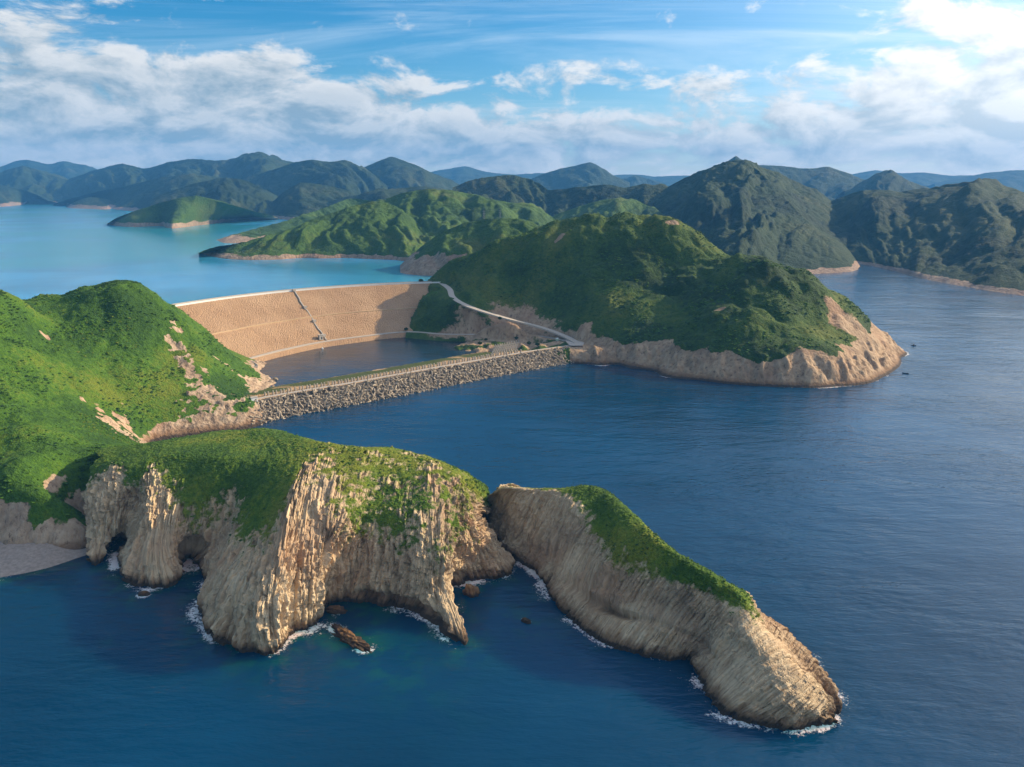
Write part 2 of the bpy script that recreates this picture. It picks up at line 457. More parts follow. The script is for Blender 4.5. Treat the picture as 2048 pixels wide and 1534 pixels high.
B_px = [  # each station: waterline, lower face, upper face, cliff edge, crest, back ridge as (px, py, height)
 [(183,1108,0),(180,1060,8),(178,1000,20),(185,940,30),(200,915,33),(190,900,31)],
 [(196,1130,0),(206,1065,10),(216,1000,23),(226,940,33),(245,910,35),(230,893,32)],
 [(228,1085,0),(246,1060,9),(262,1000,23),(272,942,34),(290,905,36.5),(280,888,32)],
 [(262,1172,0),(288,1085,14),(302,1010,26),(312,935,35.5),(335,900,38),(330,880,32.5)],
 [(345,1172,0),(332,1085,14),(348,1005,26),(368,930,37),(385,900,39),(380,872,33)],
 [(372,1120,0),(382,1072,14),(402,1000,27),(420,930,38.5),(440,902,40),(430,864,34)],
 [(415,1160,0),(432,1085,14),(455,1010,27),(480,940,38),(500,905,41),(480,861,35)],
 [(402,1240,0),(440,1150,15),(495,1060,27),(535,950,40),(555,905,43),(520,857,36)],
 [(440,1290,0),(485,1180,18),(535,1080,29),(572,965,41),(595,899,45),(560,861,35.5)],
 [(552,1305,0),(545,1205,18),(565,1100,30),(592,980,41),(625,896,46),(600,875,35)],
 [(585,1268,0),(590,1195,14),(602,1095,28),(622,990,40),(655,896,46.5),None],
 [(628,1252,0),(635,1190,12),(645,1105,25),(658,1010,38),(690,901,46),None],
 [(642,1220,0),(650,1168,11),(662,1100,24),(695,1030,35),(722,905,46),None],
 [(680,1205,0),(695,1145,12),(712,1075,25),(735,1000,36),(765,903,45),None],
 [(770,1214,0),(777,1150,13),(788,1080,25),(800,1005,35),(825,916,43),None],
 [(850,1238,0),(856,1170,13),(862,1100,24),(866,1015,34),(875,932,42),None],
 [(925,1293,0),(895,1185,10),(892,1105,23),(900,1010,33),(912,947,40),None],
 [(903,1180,0),(908,1135,10),(918,1080,20),(930,1025,29),(942,978,34),None],
 [(950,1163,0),(950,1125,8),(952,1085,17),(948,1045,24),(953,1012,27),None],
 [(1017,1150,0),(1003,1112,6),(988,1078,12),(972,1048,17),(960,1028,20),None]]
B_veg = [[0,.2,.3,.8,1,1],[0,0,.15,.5,1,1],[0,0,.25,.7,1,1],[0,.05,.2,.55,1,1],[0,.1,.55,.8,1,1],[0,.35,.72,.9,1,1],[0,.15,.45,.8,1,1],
 [0,.12,.62,.95,1,1],[0,.08,.42,.85,1,1],[0,0,.18,.30,.72,1],[0,0,.18,.32,.66,1],[0,0,.20,.42,.68,1],[0,0,.25,.46,.66,1],[0,.02,.40,.55,.62,1],
 [0,.05,.48,.60,.55,1],[0,.1,.44,.48,.60,1],[0,.15,.42,.46,.55,1],[0,.15,.45,.5,.55,.8],[0,.05,.28,.35,.4,.6],[0,0,.1,.12,.15,.3]]
def b_rows():
    out = []
    for row, vg in zip(B_px, B_veg):
        P = [PZ(*p) for p in row if p]
        if len(P) == 5:
            P.append(P[4] + np.array([3.0, 24.0, -9.0]))
        base = P[0] + (P[0] - P[1]) * 0.12; base[2] = -5
        back = P[5] + np.array([4.0, 38.0, 0]); back[2] = -3 if row[5] is None or row[0][0] > 400 else 12
        P = [base] + P + [back]
        out.append([np.r_[p, v] for p, v in zip(P, [0] + vg + [0.8])])
    left = [(-190,343,-5),(-190,346,2),(-190,351,9),(-190,354,18),(-188,358,26),(-185,364,30),(-184,382,28),(-184,420,10)]
    out.insert(0, [np.r_[p, v] for p, v in zip(left, [0,0,.5,.8,1,1,1,1])])
    e1 = [(-12,332,-5),(-14,331,0),(-16,332,6),(-19,334,11),(-22,335,16),(-25,337,18),(-32,350,10),(-40,372,-3)]
    e2 = [(-44,377,-5),(-45,375,0),(-46,373,5),(-48,371,10),(-50,368,16),(-54,362,22),(-58,368,12),(-62,385,-3)]
    for e in (e1, e2): out.append([np.r_[p, v] for p, v in zip(e, [0,0,.1,.2,.3,.4,.6,.2])])
    return np.array(out)

C_px = [  # stations along the sea stack: waterline, bench, mid face, cliff edge, crest, far slope, far waterline
 [(967,1040,0),(966,1020,5),(970,1004,12),(980,990,19),(992,980,22)],
 [(985,1073,0),(986,1045,7),(991,1015,15),(1000,986,24),(1012,977,27)],
 [(1010,1109,0),(1020,1070,8),(1030,1025,19),(1045,986,27.5),(1056,979,29)],
 [(1066,1140,0),(1076,1105,7),(1087,1050,18),(1106,993,29),(1120,981,31)],
 [(1095,1182,0),(1112,1145,7),(1132,1080,18),(1152,1015,30),(1165,985,33)],
 [(1130,1226,0),(1150,1185,7),(1178,1110,18),(1198,1055,27),(1207,1005,33)],
 [(1165,1259,0),(1190,1215,7),(1213,1150,17),(1238,1090,27),(1255,1045,32)],
 [(1215,1291,0),(1242,1232,8),(1262,1185,15),(1288,1125,26),(1305,1089,31)],
 [(1270,1309,0),(1300,1248,9),(1314,1208,14),(1338,1155,24),(1352,1123,29)],
 [(1330,1319,0),(1352,1265,9),(1368,1228,14),(1388,1185,22),(1402,1153,27)],
 [(1377,1323,0),(1396,1285,7),(1416,1248,13),(1436,1207,20),(1452,1180,24.5)],
 [(1396,1362,0),(1425,1312,7),(1450,1270,13),(1470,1230,19),(1489,1208,21.5)],
 [(1421,1402,0),(1457,1345,7),(1482,1308,12),(1502,1272,17),(1515,1252,18)],
 [(1446,1432,0),(1490,1385,7),(1518,1345,11.5),(1540,1315,14.5),(1555,1298,15)],
 [(1510,1449,0),(1542,1412,6),(1562,1385,9.5),(1580,1360,11.5),(1592,1345,12)],
 [(1600,1459,0),(1608,1438,4),(1616,1415,7),(1624,1395,8),(1632,1380,8.5)],
 [(1667,1447,0),(1668,1440,1.5),(1666,1432,2.5),(1663,1423,3.5),(1662,1415,4)]]
C_right = {12: (1522,1228), 13: (1562,1255), 14: (1602,1294), 15: (1645,1350), 16: (1680,1412), 11: (1490,1205), }
C_veg = [[0,0,0,.1,.2,.3],[0,0,0,.1,.35,.4],[0,0,.05,.1,.42,.6],[0,0,.1,.2,.62,.9],[0,0,.12,.38,.95,1],[0,0,.2,.62,1,1],[0,0,.26,.74,1,1],
 [0,0,.2,.66,1,1],[0,0,.2,.52,1,1],[0,.02,.18,.42,.95,.8],[0,.05,.16,.36,.78,.45],[0,.02,.12,.32,.60,.3],[0,0,.12,.28,.42,.05],[0,0,.08,.15,.08,0],
 [0,0,0,.05,0,0],[0,0,0,0,0,0],[0,0,0,0,0,0]]
def c_rows():
    out = []
    for k, (row, vg) in enumerate(zip(C_px, C_veg)):
        P = [PZ(*p) for p in row]
        base = P[0] + (P[0] - P[1]) * 0.12; base[2] = -5
        if k in C_right:
            far = PZ(*C_right[k], 0.0)
        else:
            g = PZ(row[4][0], row[4][1], 0.0); far = P[4] + (g - P[4]) * 0.62 + np.array([3.0, 0, 0]) * (k < 8); far[2] = 0
        mid = P[4] * 0.48 + far * 0.52; mid[2] = P[4][2] * (0.62 if k < 12 else 0.36)
        end = far + (far - mid) * 0.15; end[2] = -5
        P = [base] + P + [mid, far, end]
        out.append([np.r_[p, v] for p, v in zip(P, [0] + vg + [0, 0])])
    # close the landward end of the stack
    p = [(-12,352,-5),(-11,351,0),(-9,352,5),(-7,352,11),(-5,352,16),(-2,353,19),(8,357,12),(16,362,0),(18,363,-5)]
    q = [(6,366,-5),(6,365,0),(6,364,3),(6,363,6),(7,362,8),(8,361,9),(10,362,6),(12,365,0),(13,367,-5)]
    veg = [0,0,0,0,.1,.2,.3,0,0]
    for e in (p, q): out.insert(0, [np.r_[a, v] for a, v in zip(e, veg)])
    out.append([np.r_[c[:3] * 0.5 + out[-1][4][:3] * 0.5 + (out[-1][4][:3] - out[-2][4][:3]) * 0.25 - np.array([0, 0, 2.0]), 0] for c in out[-1]])
    return np.array(out)

def columns_relief(u, v, width, amp, length, tilt, seed):
    uu = u + tilt * v + 0.9 * width * gn(np.stack([u * 0.12, v * 0.05, np.full_like(u, seed)], -1))
    c = np.floor(uu / width); fr = uu / width - c
    off = hsh(c + 5000, np.full_like(c, seed))
    s = np.floor(v / length + off * 9)
    o2 = hsh(c + 5000, s + 5000, np.full_like(c, seed + 3))
    big = hsh(np.floor(c / 4) + 900, np.floor(s / 2) + 900, np.full_like(c, seed + 7))
    d = (o2 - 0.5) * amp + (big - 0.5) * amp * 1.3
    edge = np.minimum(fr, 1 - fr) * 2
    return d - amp * 0.5 * (1 - sm(edge, 0.0, 0.35))

def cliff(name, rows, res_s, res_r, seed, width, tilt, amp=1.0, crease=()):
    g, U, Vv, ks, kr = loft(rows, res_s, res_r)
    P = g[..., :3]; veg = g[..., 3]
    N = gnormals(P)
    if N[..., 2].mean() < 0: N = -N
    q = np.stack([P[..., 0], P[..., 1], P[..., 2]], -1)
    vg = veg + 0.36 * fbm(q * np.array([0.10, 0.10, 0.05]) + seed, 4) + 0.30 * fbm(q * np.array([0.30, 0.30, 0.16]) + seed, 3)
    vmask = sm(vg, 0.40, 0.60)
    steep = sm(1 - np.abs(N[..., 2]), 0.15, 0.6)
    rock = (1 - vmask)
    big = 2.0 * fbm(q * np.array([0.045, 0.045, 0.03]) + 3 + seed, 3) * amp + 2.0 * amp * (billow(np.stack([(U + tilt * Vv) * 0.075, Vv * 0.035, U * 0 + seed], -1), 3, 0.6) - 0.42)
    big = big + 2.0 * amp * (billow(q * np.array([0.17, 0.17, 0.11]) + seed, 4, 0.6) - 0.5)
    blk = columns_relief(U, Vv, width * 2.6, 1.6, 11.0, tilt, seed + 60)
    big = big + rock * amp * 0.8 * blk
    d = big * (0.18 + 0.82 * steep)
    crel = columns_relief(U, Vv, width, 1.0, 9.0, tilt, seed)
    stub = fbm(q * 0.42 + 9, 2)
    rib = sm(gn(np.stack([U * 0.03, Vv * 0.03, U * 0 + seed], -1)), -0.3, 0.5)
    nod = sm(P[..., 2] + 8 * gn(np.stack([U * 0.035, Vv * 0.035, U * 0 + seed + 2], -1)), 10, 22) * (1.0 if amp > .9 else 0.05)
    fine_c = columns_relief(U, Vv, width * 0.45, 0.45, 3.5, tilt, seed + 40)
    d = d + rock * amp * ((1.25 * crel + fine_c) * (0.4 + 0.6 * steep) + rib * 1.0 * stub + nod * columns_relief(U, Vv, width * 0.8, 0.95, 2.6, tilt, seed + 80))
    d = d + vmask * (0.42 * (billow(q * 0.33 + 4, 2) - 0.35))
    for (row, off, s0, s1, depth, thick) in crease:
        wob = 1.6 * gn(np.stack([U * 0.06, U * 0, U * 0 + row], -1)) + 0.5 * gn(np.stack([U * 0.4, U * 0, U * 0 + row], -1))
        a, b = np.interp([s0, s1], np.arange(len(ks)), ks)
        vv = np.interp(row, np.arange(len(kr)), kr) + off + wob
        d = d - depth * np.exp(-((Vv - vv) / thick) ** 2) * sm(U, a - 6, a + 6) * (1 - sm(U, b - 6, b + 6))
    d = d * sm(P[..., 2], -4.0, 3.0)
    P = P + N * d[..., None]
    suv = np.stack([U + tilt * Vv, Vv, np.zeros_like(U)], -1)
    va = np.clip(veg * 0.55 + vg * 0.45, 0, 1)
    return P, N, va, vmask, suv

Bc = b_rows(); Cc = c_rows()
PB, NB, vaB, vmB, uvB = cliff('headland', Bc, 0.40, 0.40, 2, 2.1, 0.10, crease=[(1.4, 0, 2.7, 3.4, 5, 4), (1.5, 0, 5.5, 6.7, 7, 5.5), (1.4, 0, 17.5, 18.5, 6, 4), (1.25, 0, 14.4, 16.2, 4, 2.2)])
PC, NC, vaC, vmC, uvC = cliff('sea_stack', Cc, 0.38, 0.38, 5, 1.9, -0.22, 0.74, crease=[(2, 0.8, 6.5, 13.0, 1.5, 1.3), (2, 1.2, 8.0, 9.2, 3.4, 1.0)])
o = grid_mesh('headland', PB, M_cliff, {'veg': vaB, 'suv': uvB}, smooth=False)
tag(o, 'cave-riddled cliff headland with grassy top in the left foreground', 'headland', kind='structure')
o = grid_mesh('sea_stack', PC, M_cliff, {'veg': vaC, 'suv': uvC}, smooth=False)
tag(o, 'long sloping sea stack of upright rock columns with a grassy spine', 'sea stack', kind='structure')

# ------------------------------------------------------------------ near hills as height fields
ROAD_UP = [PZ(*p) for p in [(872,567,50),(890,571,49.5),(900,580,47),(904,592,43),(932,610,38),(975,625,33),(1020,638,28),(1060,648,23),(1100,660,18.5),(1130,672,15),(1158,687,12)]]
ROAD_LOW = [PZ(*p) for p in [(800,663,8.5),(830,664,8.5),(880,668,9),(960,669,9.5),(1040,670,10.5),(1090,674,11),(1130,681,11.6),(1158,687,12)]]
def field(x0, x1, y0, y1, st, f):
    xs = np.arange(x0, x1, st); ys = np.arange(y0, y1, st)
    X, Y = np.meshgrid(xs, ys, indexing='ij')
    return X, Y, f(X, Y)

A_pts = [PY(*p) for p in [
 (0,588,500),(40,600,520),(95,614,560),(130,598,570),(170,580,572),(215,571,570),(260,578,575),(310,597,585),(360,622,590),(400,655,600),(440,690,608),
 (480,728,612),(505,760,600),(518,785,578),
 (120,640,545),(150,700,515),(155,760,480),(160,830,435),(180,885,400),(240,890,388),
 (0,700,455),(0,800,410),(0,900,370),(0,945,347),(80,925,352),(80,850,395),(80,750,455),(60,660,500),(130,925,362),
 (300,800,500),(300,700,545),(215,650,540),(215,750,497),(215,830,455),(420,790,522),(400,720,560),(350,660,570),(460,760,570),(480,790,560),
 (0,968,336),(60,970,332),(110,978,331)]]
A_pts += [PZ(*p) for p in [(0,1085,4),(60,1090,3.6),(110,1085,4),(140,1040,4.5),(165,1030,5),(0,1155,0),(45,1146,0),(90,1136,0),(140,1121,0),(185,1106,0),(0,1210,-4),(100,1185,-4),(190,1150,-4),(20,1172,-1.6),(45,1166,-1.6),(90,1156,-1.6),(140,1141,-1.6),(300,885,0),(340,878,0),(430,866,0),(480,862,0),
 (490,858,0),(500,805,12),(515,797,12),(505,722,8),(520,745,4),(545,770,4),(495,715,9),(540,785,8)]]
A_pts += [np.array(p, float) for p in [(-340,690,44),(-300,705,36),(-420,650,45),(-480,600,62),(-560,560,66),(-230,680,9),(-600,640,38),(-430,740,28),(-330,780,20),(-520,420,80),(-520,330,45),
 (-330,420,72),(-400,500,92),(-300,300,5),(-330,330,34),(-420,300,20),(-210,290,-6),(-150,470,-6),(-140,520,-6),(-165,450,-3),(-150,640,3),(-270,730,10),(-200,640,2),(-160,580,6)]]
A_pts += [PZ(*p) for p in [(560,850,-5),(620,835,-6),(535,822,1),(600,800,3),(700,770,3),(560,795,6)]]
fA = tps(A_pts)
XA, YA, ZA = field(-430, -130, 285, 760, 1.05, fA)
qA = np.stack([XA, YA, ZA * 0.3], -1)
def roughen(X, Y, Z, seed, gul, amp, fine, lo):
    q = np.stack([X, Y, np.full_like(X, seed)], -1)
    w = np.stack([gn(q * 0.011 + 3), gn(q * 0.011 + 9), np.zeros_like(X)], -1) * 28
    g = billow((q + w) * np.array([gul, gul, 1]) + seed, 3, 0.45)
    k = sm(Z, lo, lo + 26)
    Z = Z + k * amp * (g - 0.42)
    return Z + sm(Z, lo - 1, lo + 4) * fine * (billow(q * np.array([0.30, 0.30, 1]), 2) - 0.3)
ZA0 = ZA
ZA = roughen(XA, YA, ZA, 4.0, 0.016, 9.0, 0.6, 5.0)
ZA = ZA + sm(ZA, 12, 40) * 3.0 * (billow(np.stack([XA, YA, XA * 0 + 2], -1) * 0.045, 3) - 0.42)
slopeA = np.hypot(*np.gradient(ZA0, 1.05))
def spots(X, Y, Z, lst, px=True):
    """painted bare patches: (px, py, radius m, Y)"""
    out = np.zeros_like(X)
    for (a, b, r, Yv, sx, sy, rot) in lst:
        c = PY(a, b, Yv); dx, dy = X - c[0], Y - c[1]
        cr, sr = math.cos(rot), math.sin(rot)
        e = ((dx * cr + dy * sr) / (r * sx)) ** 2 + ((-dx * sr + dy * cr) / (r * sy)) ** 2
        out = np.maximum(out, np.exp(-e))
    return out
nA = fbm(np.stack([XA, YA, ZA], -1) * 0.045, 4)
bareA = spots(XA, YA, ZA, [(225,835,9,455,1.7,.8,-.6),(240,800,5,470,1,1,0),(350,683,5,560,1.6,.7,-.5),(372,738,6,545,2.4,.5,-.9),(425,795,10,525,2.4,.8,-.9),(255,815,5,465,1.6,.8,0),(440,830,12,512,1.4,1,0),
  (95,693,2,510,1,1,0),(440,725,3.5,585,2.5,.5,1.2),(350,650,3,575,1,1,0),(500,750,6,595,1.5,.6,.8)])
nA2 = fbm(np.stack([XA, YA, ZA], -1) * 0.16, 4)
rockA = sm(11.0 + 5 * nA + 4 * nA2 - ZA, -2, 4) * sm(XA, -245, -225) + sm(slopeA + 0.4 * nA + 0.3 * nA2, 1.15, 1.6) * sm(30 - ZA, 0, 8) * sm(-XA, 214, 222)
rockA = np.maximum(np.clip(rockA, 0, 1), sm(bareA * 1.05 + 1.0 * nA2 * (bareA > .05) + 0.2 * nA, 0.35, 0.6))
beach = sm(5.5 - ZA, 0, 1.0) * sm(-YA, -358, -350) * sm(-XA, 182, 188)
vegA = np.clip(1 - rockA, 0, 1) * (1 - beach)
ZA = ZA + np.clip(rockA, 0, 1) * (1 - beach) * sm(ZA, 0, 5) * (3.2 * (billow(qA * 0.10, 4, 0.6) - 0.45) + 1.2 * (billow(qA * 0.32 + 5, 2) - 0.4))
ZA = np.where((XA < -176) & (YA < 352) & (ZA < 6.0), np.minimum(ZA, 5) - 2.2, ZA)
o = grid_mesh('hill', np.stack([XA, YA, ZA], -1), M_hill, {'veg': vegA}, keep=ZA > -4)
tag(o, 'green grassy hill with bare rock scars at the left end of the breakwater', 'hill', kind='structure')

D_pts = [PY(*p) for p in [(900,521,930),(960,496,910),(1000,484,900),(1050,471,890),(1100,459,885),(1150,450,880),(1200,444,875),(1250,441,870),(1300,442,868),(1340,447,865),(1400,480,850),(1440,513,835),
 (1480,514,790),(1520,520,765),(1560,535,745),(1600,554,735),(1640,577,730),(1670,598,730),(1700,620,732),(1730,640,735),(1760,662,738),(1782,680,745),
 (1300,690,697),(1400,700,660),(1500,700,645),(1560,690,645),(1600,700,642),(1670,700,645),(1720,680,690),(1220,690,716),(1250,692,708),(1350,695,682),
 (1150,520,840),(1250,520,830),(1330,520,825),(1100,560,835),(1180,580,800),(1300,590,775),(1380,580,770),(1160,640,765),(1230,640,740),(1330,640,722),
 (1450,560,750),(1550,600,700),(1450,640,680),(1620,640,690),(1540,660,668)]]
D_pts += [PZ(*p) for p in [(1180,727,0),(1200,735,0),(1255,739,0),(1308,742,0),(1320,752,0),(1400,760,0),(1460,768,0),(1520,772,0),(1600,775,0),(1680,772,0),(1720,770,0),(1760,757,0),(1790,740,0),(1800,715,0),(1805,700,0),
 (880,690,4),(930,703,4),(960,712,4),(850,683,4),(1000,700,7),(1060,690,9),(1000,685,8),(1100,690,11),(1140,695,12),(1190,695,14),(1175,700,12),(850,620,30),(880,600,40),(850,650,13),(830,640,20),(815,655,11),(845,590,44),
 (1000,608,50),(1060,612,48),(1100,630,42),(1130,645,32),(1150,655,26),(960,600,52),(920,640,23),(1000,652,17),(1080,664,14)]]
D_pts += [p for p in ROAD_UP] + [p for p in ROAD_LOW]
D_pts += [np.array(p, float) for p in [(395,800,0),(392,850,-2),(350,930,0),(300,1020,-2),(230,1100,5),(100,1130,30),(0,1100,45),(-60,1040,34),(-80,985,30),(-70,950,40),(430,760,-9),(420,720,-9),(330,640,-9),(250,590,-9),(160,610,-9),(110,670,-8),
 (60,700,-2),(0,760,4),(-40,775,4),(-90,800,4),(440,850,-9),(-110,850,18),(-100,880,38),(300,900,40),(200,980,70),(80,1000,85)]]
D_pts += [np.array(p, float) for p in [(40,690,-6),(70,690,-7),(95,695,-5),(20,680,-6),(50,718,6),(72,728,9),(30,715,7),(0,705,4),(-20,700,3),(-40,720,2),(-60,760,1.5),(-85,790,1.5),(85,722,10),(0,660,-7),(-50,650,-6)]]
fD = tps(D_pts)
XD, YD, ZD = field(-112, 420, 600, 1100, 1.3, fD)
ZD0 = ZD
road_d, road_z = seg_dist(XD, YD, ROAD_UP); road_d2, road_z2 = seg_dist(XD, YD, ROAD_LOW)
awayR = sm(np.minimum(road_d, road_d2), 6, 45)
def side(x, y, line):
    """+1 on the camera side of a road"""
    line = np.asarray(line); best = np.full(x.shape, 1e9); sg = np.zeros(x.shape)
    for a, b in zip(line[:-1], line[1:]):
        dx, dy = b[0] - a[0], b[1] - a[1]; t = np.clip(((x - a[0]) * dx + (y - a[1]) * dy) / (dx * dx + dy * dy), 0, 1)
        ex, ey = x - a[0] - t * dx, y - a[1] - t * dy; d = np.hypot(ex, ey); k = d < best
        best = np.where(k, d, best); sg = np.where(k, np.sign(ex * dy - ey * dx), sg)
    return sg
low_u = (side(XD, YD, ROAD_UP) > 0) & (XD < 72) & (YD < 860); low_l = (side(XD, YD, ROAD_LOW) > 0) & (XD < 72) & (YD < 830)
ZD = np.where(low_u, np.minimum(ZD, road_z - 0.12 * np.maximum(road_d - 4, 0)), ZD)
ZD = np.where(low_l, np.minimum(ZD, road_z2 - 0.10 * np.maximum(road_d2 - 3, 0)), ZD)
ZD0 = ZD
qD = np.stack([XD, YD, np.zeros_like(XD)], -1)
wD = np.stack([gn(qD * 0.009 + 3), gn(qD * 0.009 + 9), np.zeros_like(XD)], -1) * 34
gD = billow((qD + wD) * 0.0125 + 2.2, 3, 0.5)
rkD = sm(26 + 8 * fbm(qD * 0.02, 3) - ZD, 0, 10)
ZD = ZD + awayR * sm(ZD, 8, 60) * 13.0 * (gD - 0.45) + awayR * sm(ZD, 12, 50) * 9.0 * (billow((qD + wD * .5) * 0.026 + 7, 3, 0.45) - 0.42) + awayR * sm(ZD, 1, 6) * 1.1 * (billow(qD * 0.20, 2) - 0.3)
ZD = ZD + awayR * rkD * sm(ZD, 0, 8) * (8.0 * (billow((qD + wD * .3) * np.array([0.055, 0.03, 1]) + 5, 5, 0.6) - 0.45))
for rd, rz, w in ((road_d, road_z, 4.0), (road_d2, road_z2, 3.4)):
    ZD = np.where(rd < 14, rz * (1 - sm(rd, w, 14)) + ZD * sm(rd, w, 14), ZD)
slD = np.hypot(*np.gradient(ZD0, 1.3))
nD = fbm(np.stack([XD, YD, ZD], -1) * 0.03, 4)
rockD = sm(20.5 + 8 * nD + 0.06 * np.maximum(XD - 200, 0) - ZD, -2.5, 2.5) * sm(XD, 50, 58)
cut = np.maximum(spots(XD, YD, ZD, [(1040,618,26,800,1.6,.75,-.6),(1090,640,16,775,1.5,.7,-.6),(1160,662,10,750,1.2,.8,0),(985,652,20,785,2.2,.7,-.5),(900,655,14,800,1.6,.7,-.2),(1000,690,16,742,2.6,.7,.2),(1090,686,12,742,1.5,.7,.2),(930,690,13,765,2,.7,0)]), 0)
bareD = spots(XD, YD, ZD, [(1345,448,4,862,2,.7,0),(1120,480,4,870,1.4,.7,0),(1670,620,7,720,1.3,1,0),(1700,650,14,705,1.5,1,.3),(1440,612,4,700,1.5,.6,0)])
rockD = np.clip(np.maximum(rockD, np.maximum(cut, bareD) * 1.45 + 0.3 * nD * ((cut + bareD) > .15)), 0, 1)
vegD = 1 - rockD
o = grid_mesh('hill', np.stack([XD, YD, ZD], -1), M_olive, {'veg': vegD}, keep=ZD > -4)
tag(o, 'dark green round hill with a pale rocky shore right of the dam', 'hill', kind='structure')

# ------------------------------------------------------------------ hills beyond, each a ridge with carved flanks
def ridge_hill(name, label, ridge, front=None, run=400.0, back=None, zb=-2.0, mat=None, res=None, gul=120.0, amp=None, seed=0, shore=0.0, bow=1.0, spur=1.0, lump=0.10):
    rp = curve([PY(*p) for p in ridge], 60)
    L = np.linalg.norm(np.diff(rp[:, :2], axis=0), axis=1).sum()
    H = rp[:, 2].max() - zb; dist = rp[:, 1].mean()
    res = res or max(2.5, dist / 420.0)
    n = int(min(420, max(60, L / res))); m = int(min(300, max(50, (run if front is None else 1.2 * H + run * 0.5) / res)))
    q = np.linspace(0, 1, n)
    rp = curve([PY(*p) for p in ridge], n)
    rl = np.array([PY(*p) for p in ridge]); kl = np.r_[0, np.cumsum(np.linalg.norm(np.diff(rl, axis=0), axis=1))]
    rp = 0.4 * rp + 0.6 * np.stack([np.interp(np.linspace(0, kl[-1], n), kl, rl[:, c]) for c in range(3)], 1)
    jag = H * (0.030 * (billow(np.stack([q * L / (gul * .45), q * 0, q * 0 + seed], -1), 4, 0.55) - 0.4))
    rp[:, 2] += jag
    if front is None:
        fr = rp.copy(); fr[:, 1] -= run * (0.45 + 0.55 * np.clip((rp[:, 2] - zb) / H, 0, 1)); fr[:, 0] *= (fr[:, 1] / rp[:, 1])
    else:
        fr = curve([PZ(a, b, zb) for a, b in front], n)
    fr[:, 2] = zb
    bkl = back if isinstance(back, list) else None
    if bkl: back = None
    bk = rp.copy(); bk[:, 1] += (back or run) * (0.35 + 0.65 * np.clip((rp[:, 2] - zb) / H, 0, 1)); bk[:, 2] = zb
    if bkl: bk = curve([PY(*p) for p in bkl], n)
    tf = np.linspace(-0.12, 1, m); tb = np.linspace(0, 1, max(20, m // 3))[1:]
    hz = (rp[:, 2] - zb)[:, None]
    A3 = fr[:, None] * (1 - tf[None, :, None]) + rp[:, None] * tf[None, :, None]
    prof = np.where(tf > 0, np.clip(tf, 0, 1) ** bow, tf * 0.8)
    A3[..., 2] = zb + hz * prof
    B3 = rp[:, None] * (1 - tb[None, :, None]) + bk[:, None] * tb[None, :, None]
    B3[..., 2] = (zb + hz * (1 - tb ** 1.1)) if not bkl else rp[:, 2][:, None] * (1 - tb) + bk[:, 2][:, None] * tb
    P = np.concatenate([A3, B3], 1)
    T = np.concatenate([np.clip(tf, 0, 1), 1 - tb])[None, :] * np.ones((n, 1))
    s = (q * L)[:, None] * np.ones((1, P.shape[1]))
    g = np.stack([P[..., 0], P[..., 1], np.full_like(s, seed * 3.7)], -1)
    w = gn(g / (gul * 2.2)) * gul * 0.9
    c = np.stack([(s + w) / gul, (P[..., 1] - w * .6) / (gul * 3.0), np.full_like(s, seed)], -1)
    b1 = billow(c, 4, 0.5)
    sp = fbm(np.stack([(s + w) / (gul * 2.6), T * 0.9, np.full_like(s, seed + 5)], -1), 2)
    amp = amp or 0.20
    env = np.clip(4 * T * (1 - T), 0, 1) * 0.8 + 0.2 * T
    env = env * (T < 0.999)
    P[..., 2] += hz * env * (amp * (b1 - 0.42) * 1.8 + 0.16 * spur * sp + lump * (billow(g / (gul * 0.42) + 11, 3) - 0.42))
    P[..., 2] += hz * 0.035 * fbm(g / (gul * 0.15), 4, 0.55) * sm(T, 0, .12) * (T < 0.99)
    nz = fbm(g / (gul * 0.4) + 4, 4)
    veg = np.ones_like(s)
    if shore: veg = sm(P[..., 2] - zb - shore * (1 + 0.5 * nz), -shore * .2, shore * .2)
    veg = np.clip(veg - 0.7 * sm(nz, 0.9, 1.15), 0, 1)
    o = grid_mesh(name, P, mat or M_far, {'veg': veg}, keep=P[..., 2] > zb - 12)
    return tag(o, label, 'hill', kind='structure')

RH = ridge_hill
# peninsula on the reservoir
RH('hill', 'long ridged green peninsula hill reaching into the reservoir behind the dam',
   [(396,506,1345),(430,494,1370),(480,486,1400),(540,470,1430),(600,450,1460),(640,432,1490),(662,427,1510),(700,413,1530),(755,402,1550),(790,412,1550),(830,440,1540),(862,468,1530),(900,500,1500)],
   front=[(398,506),(420,513),(455,519),(500,521),(560,520),(600,517),(640,518),(690,517),(740,519),(790,521),(830,528),(852,534),(880,540)], zb=37.0, back=260, mat=M_mid, gul=62, amp=0.30, seed=1, shore=7, bow=0.75, res=3.2, spur=.6)
RH('hill', 'bright green double ridge behind the peninsula, with a sunlit right flank',
   [(690,425,1800),(730,410,1790),(770,398,1780),(800,387,1770),(850,378,1760),(890,380,1760),(930,385,1770),(1000,401,1780),(1060,411,1790),(1100,430,1790),(1128,456,1770),(1150,480,1750)],
   run=420, zb=34, back=420, mat=M_mid, gul=120, amp=0.34, seed=2, res=3.6)
RH('hill', 'small dark wooded knoll with a grey quarry face above the dam',
   [(800,530,1180),(840,495,1190),(880,466,1200),(930,446,1200),(980,437,1190),(1030,439,1180),(1090,455,1170),(1140,480,1160)],
   run=150, zb=34, back=260, mat=M_mid, gul=70, amp=0.22, seed=3, res=3.0, bow=.6, shore=30)
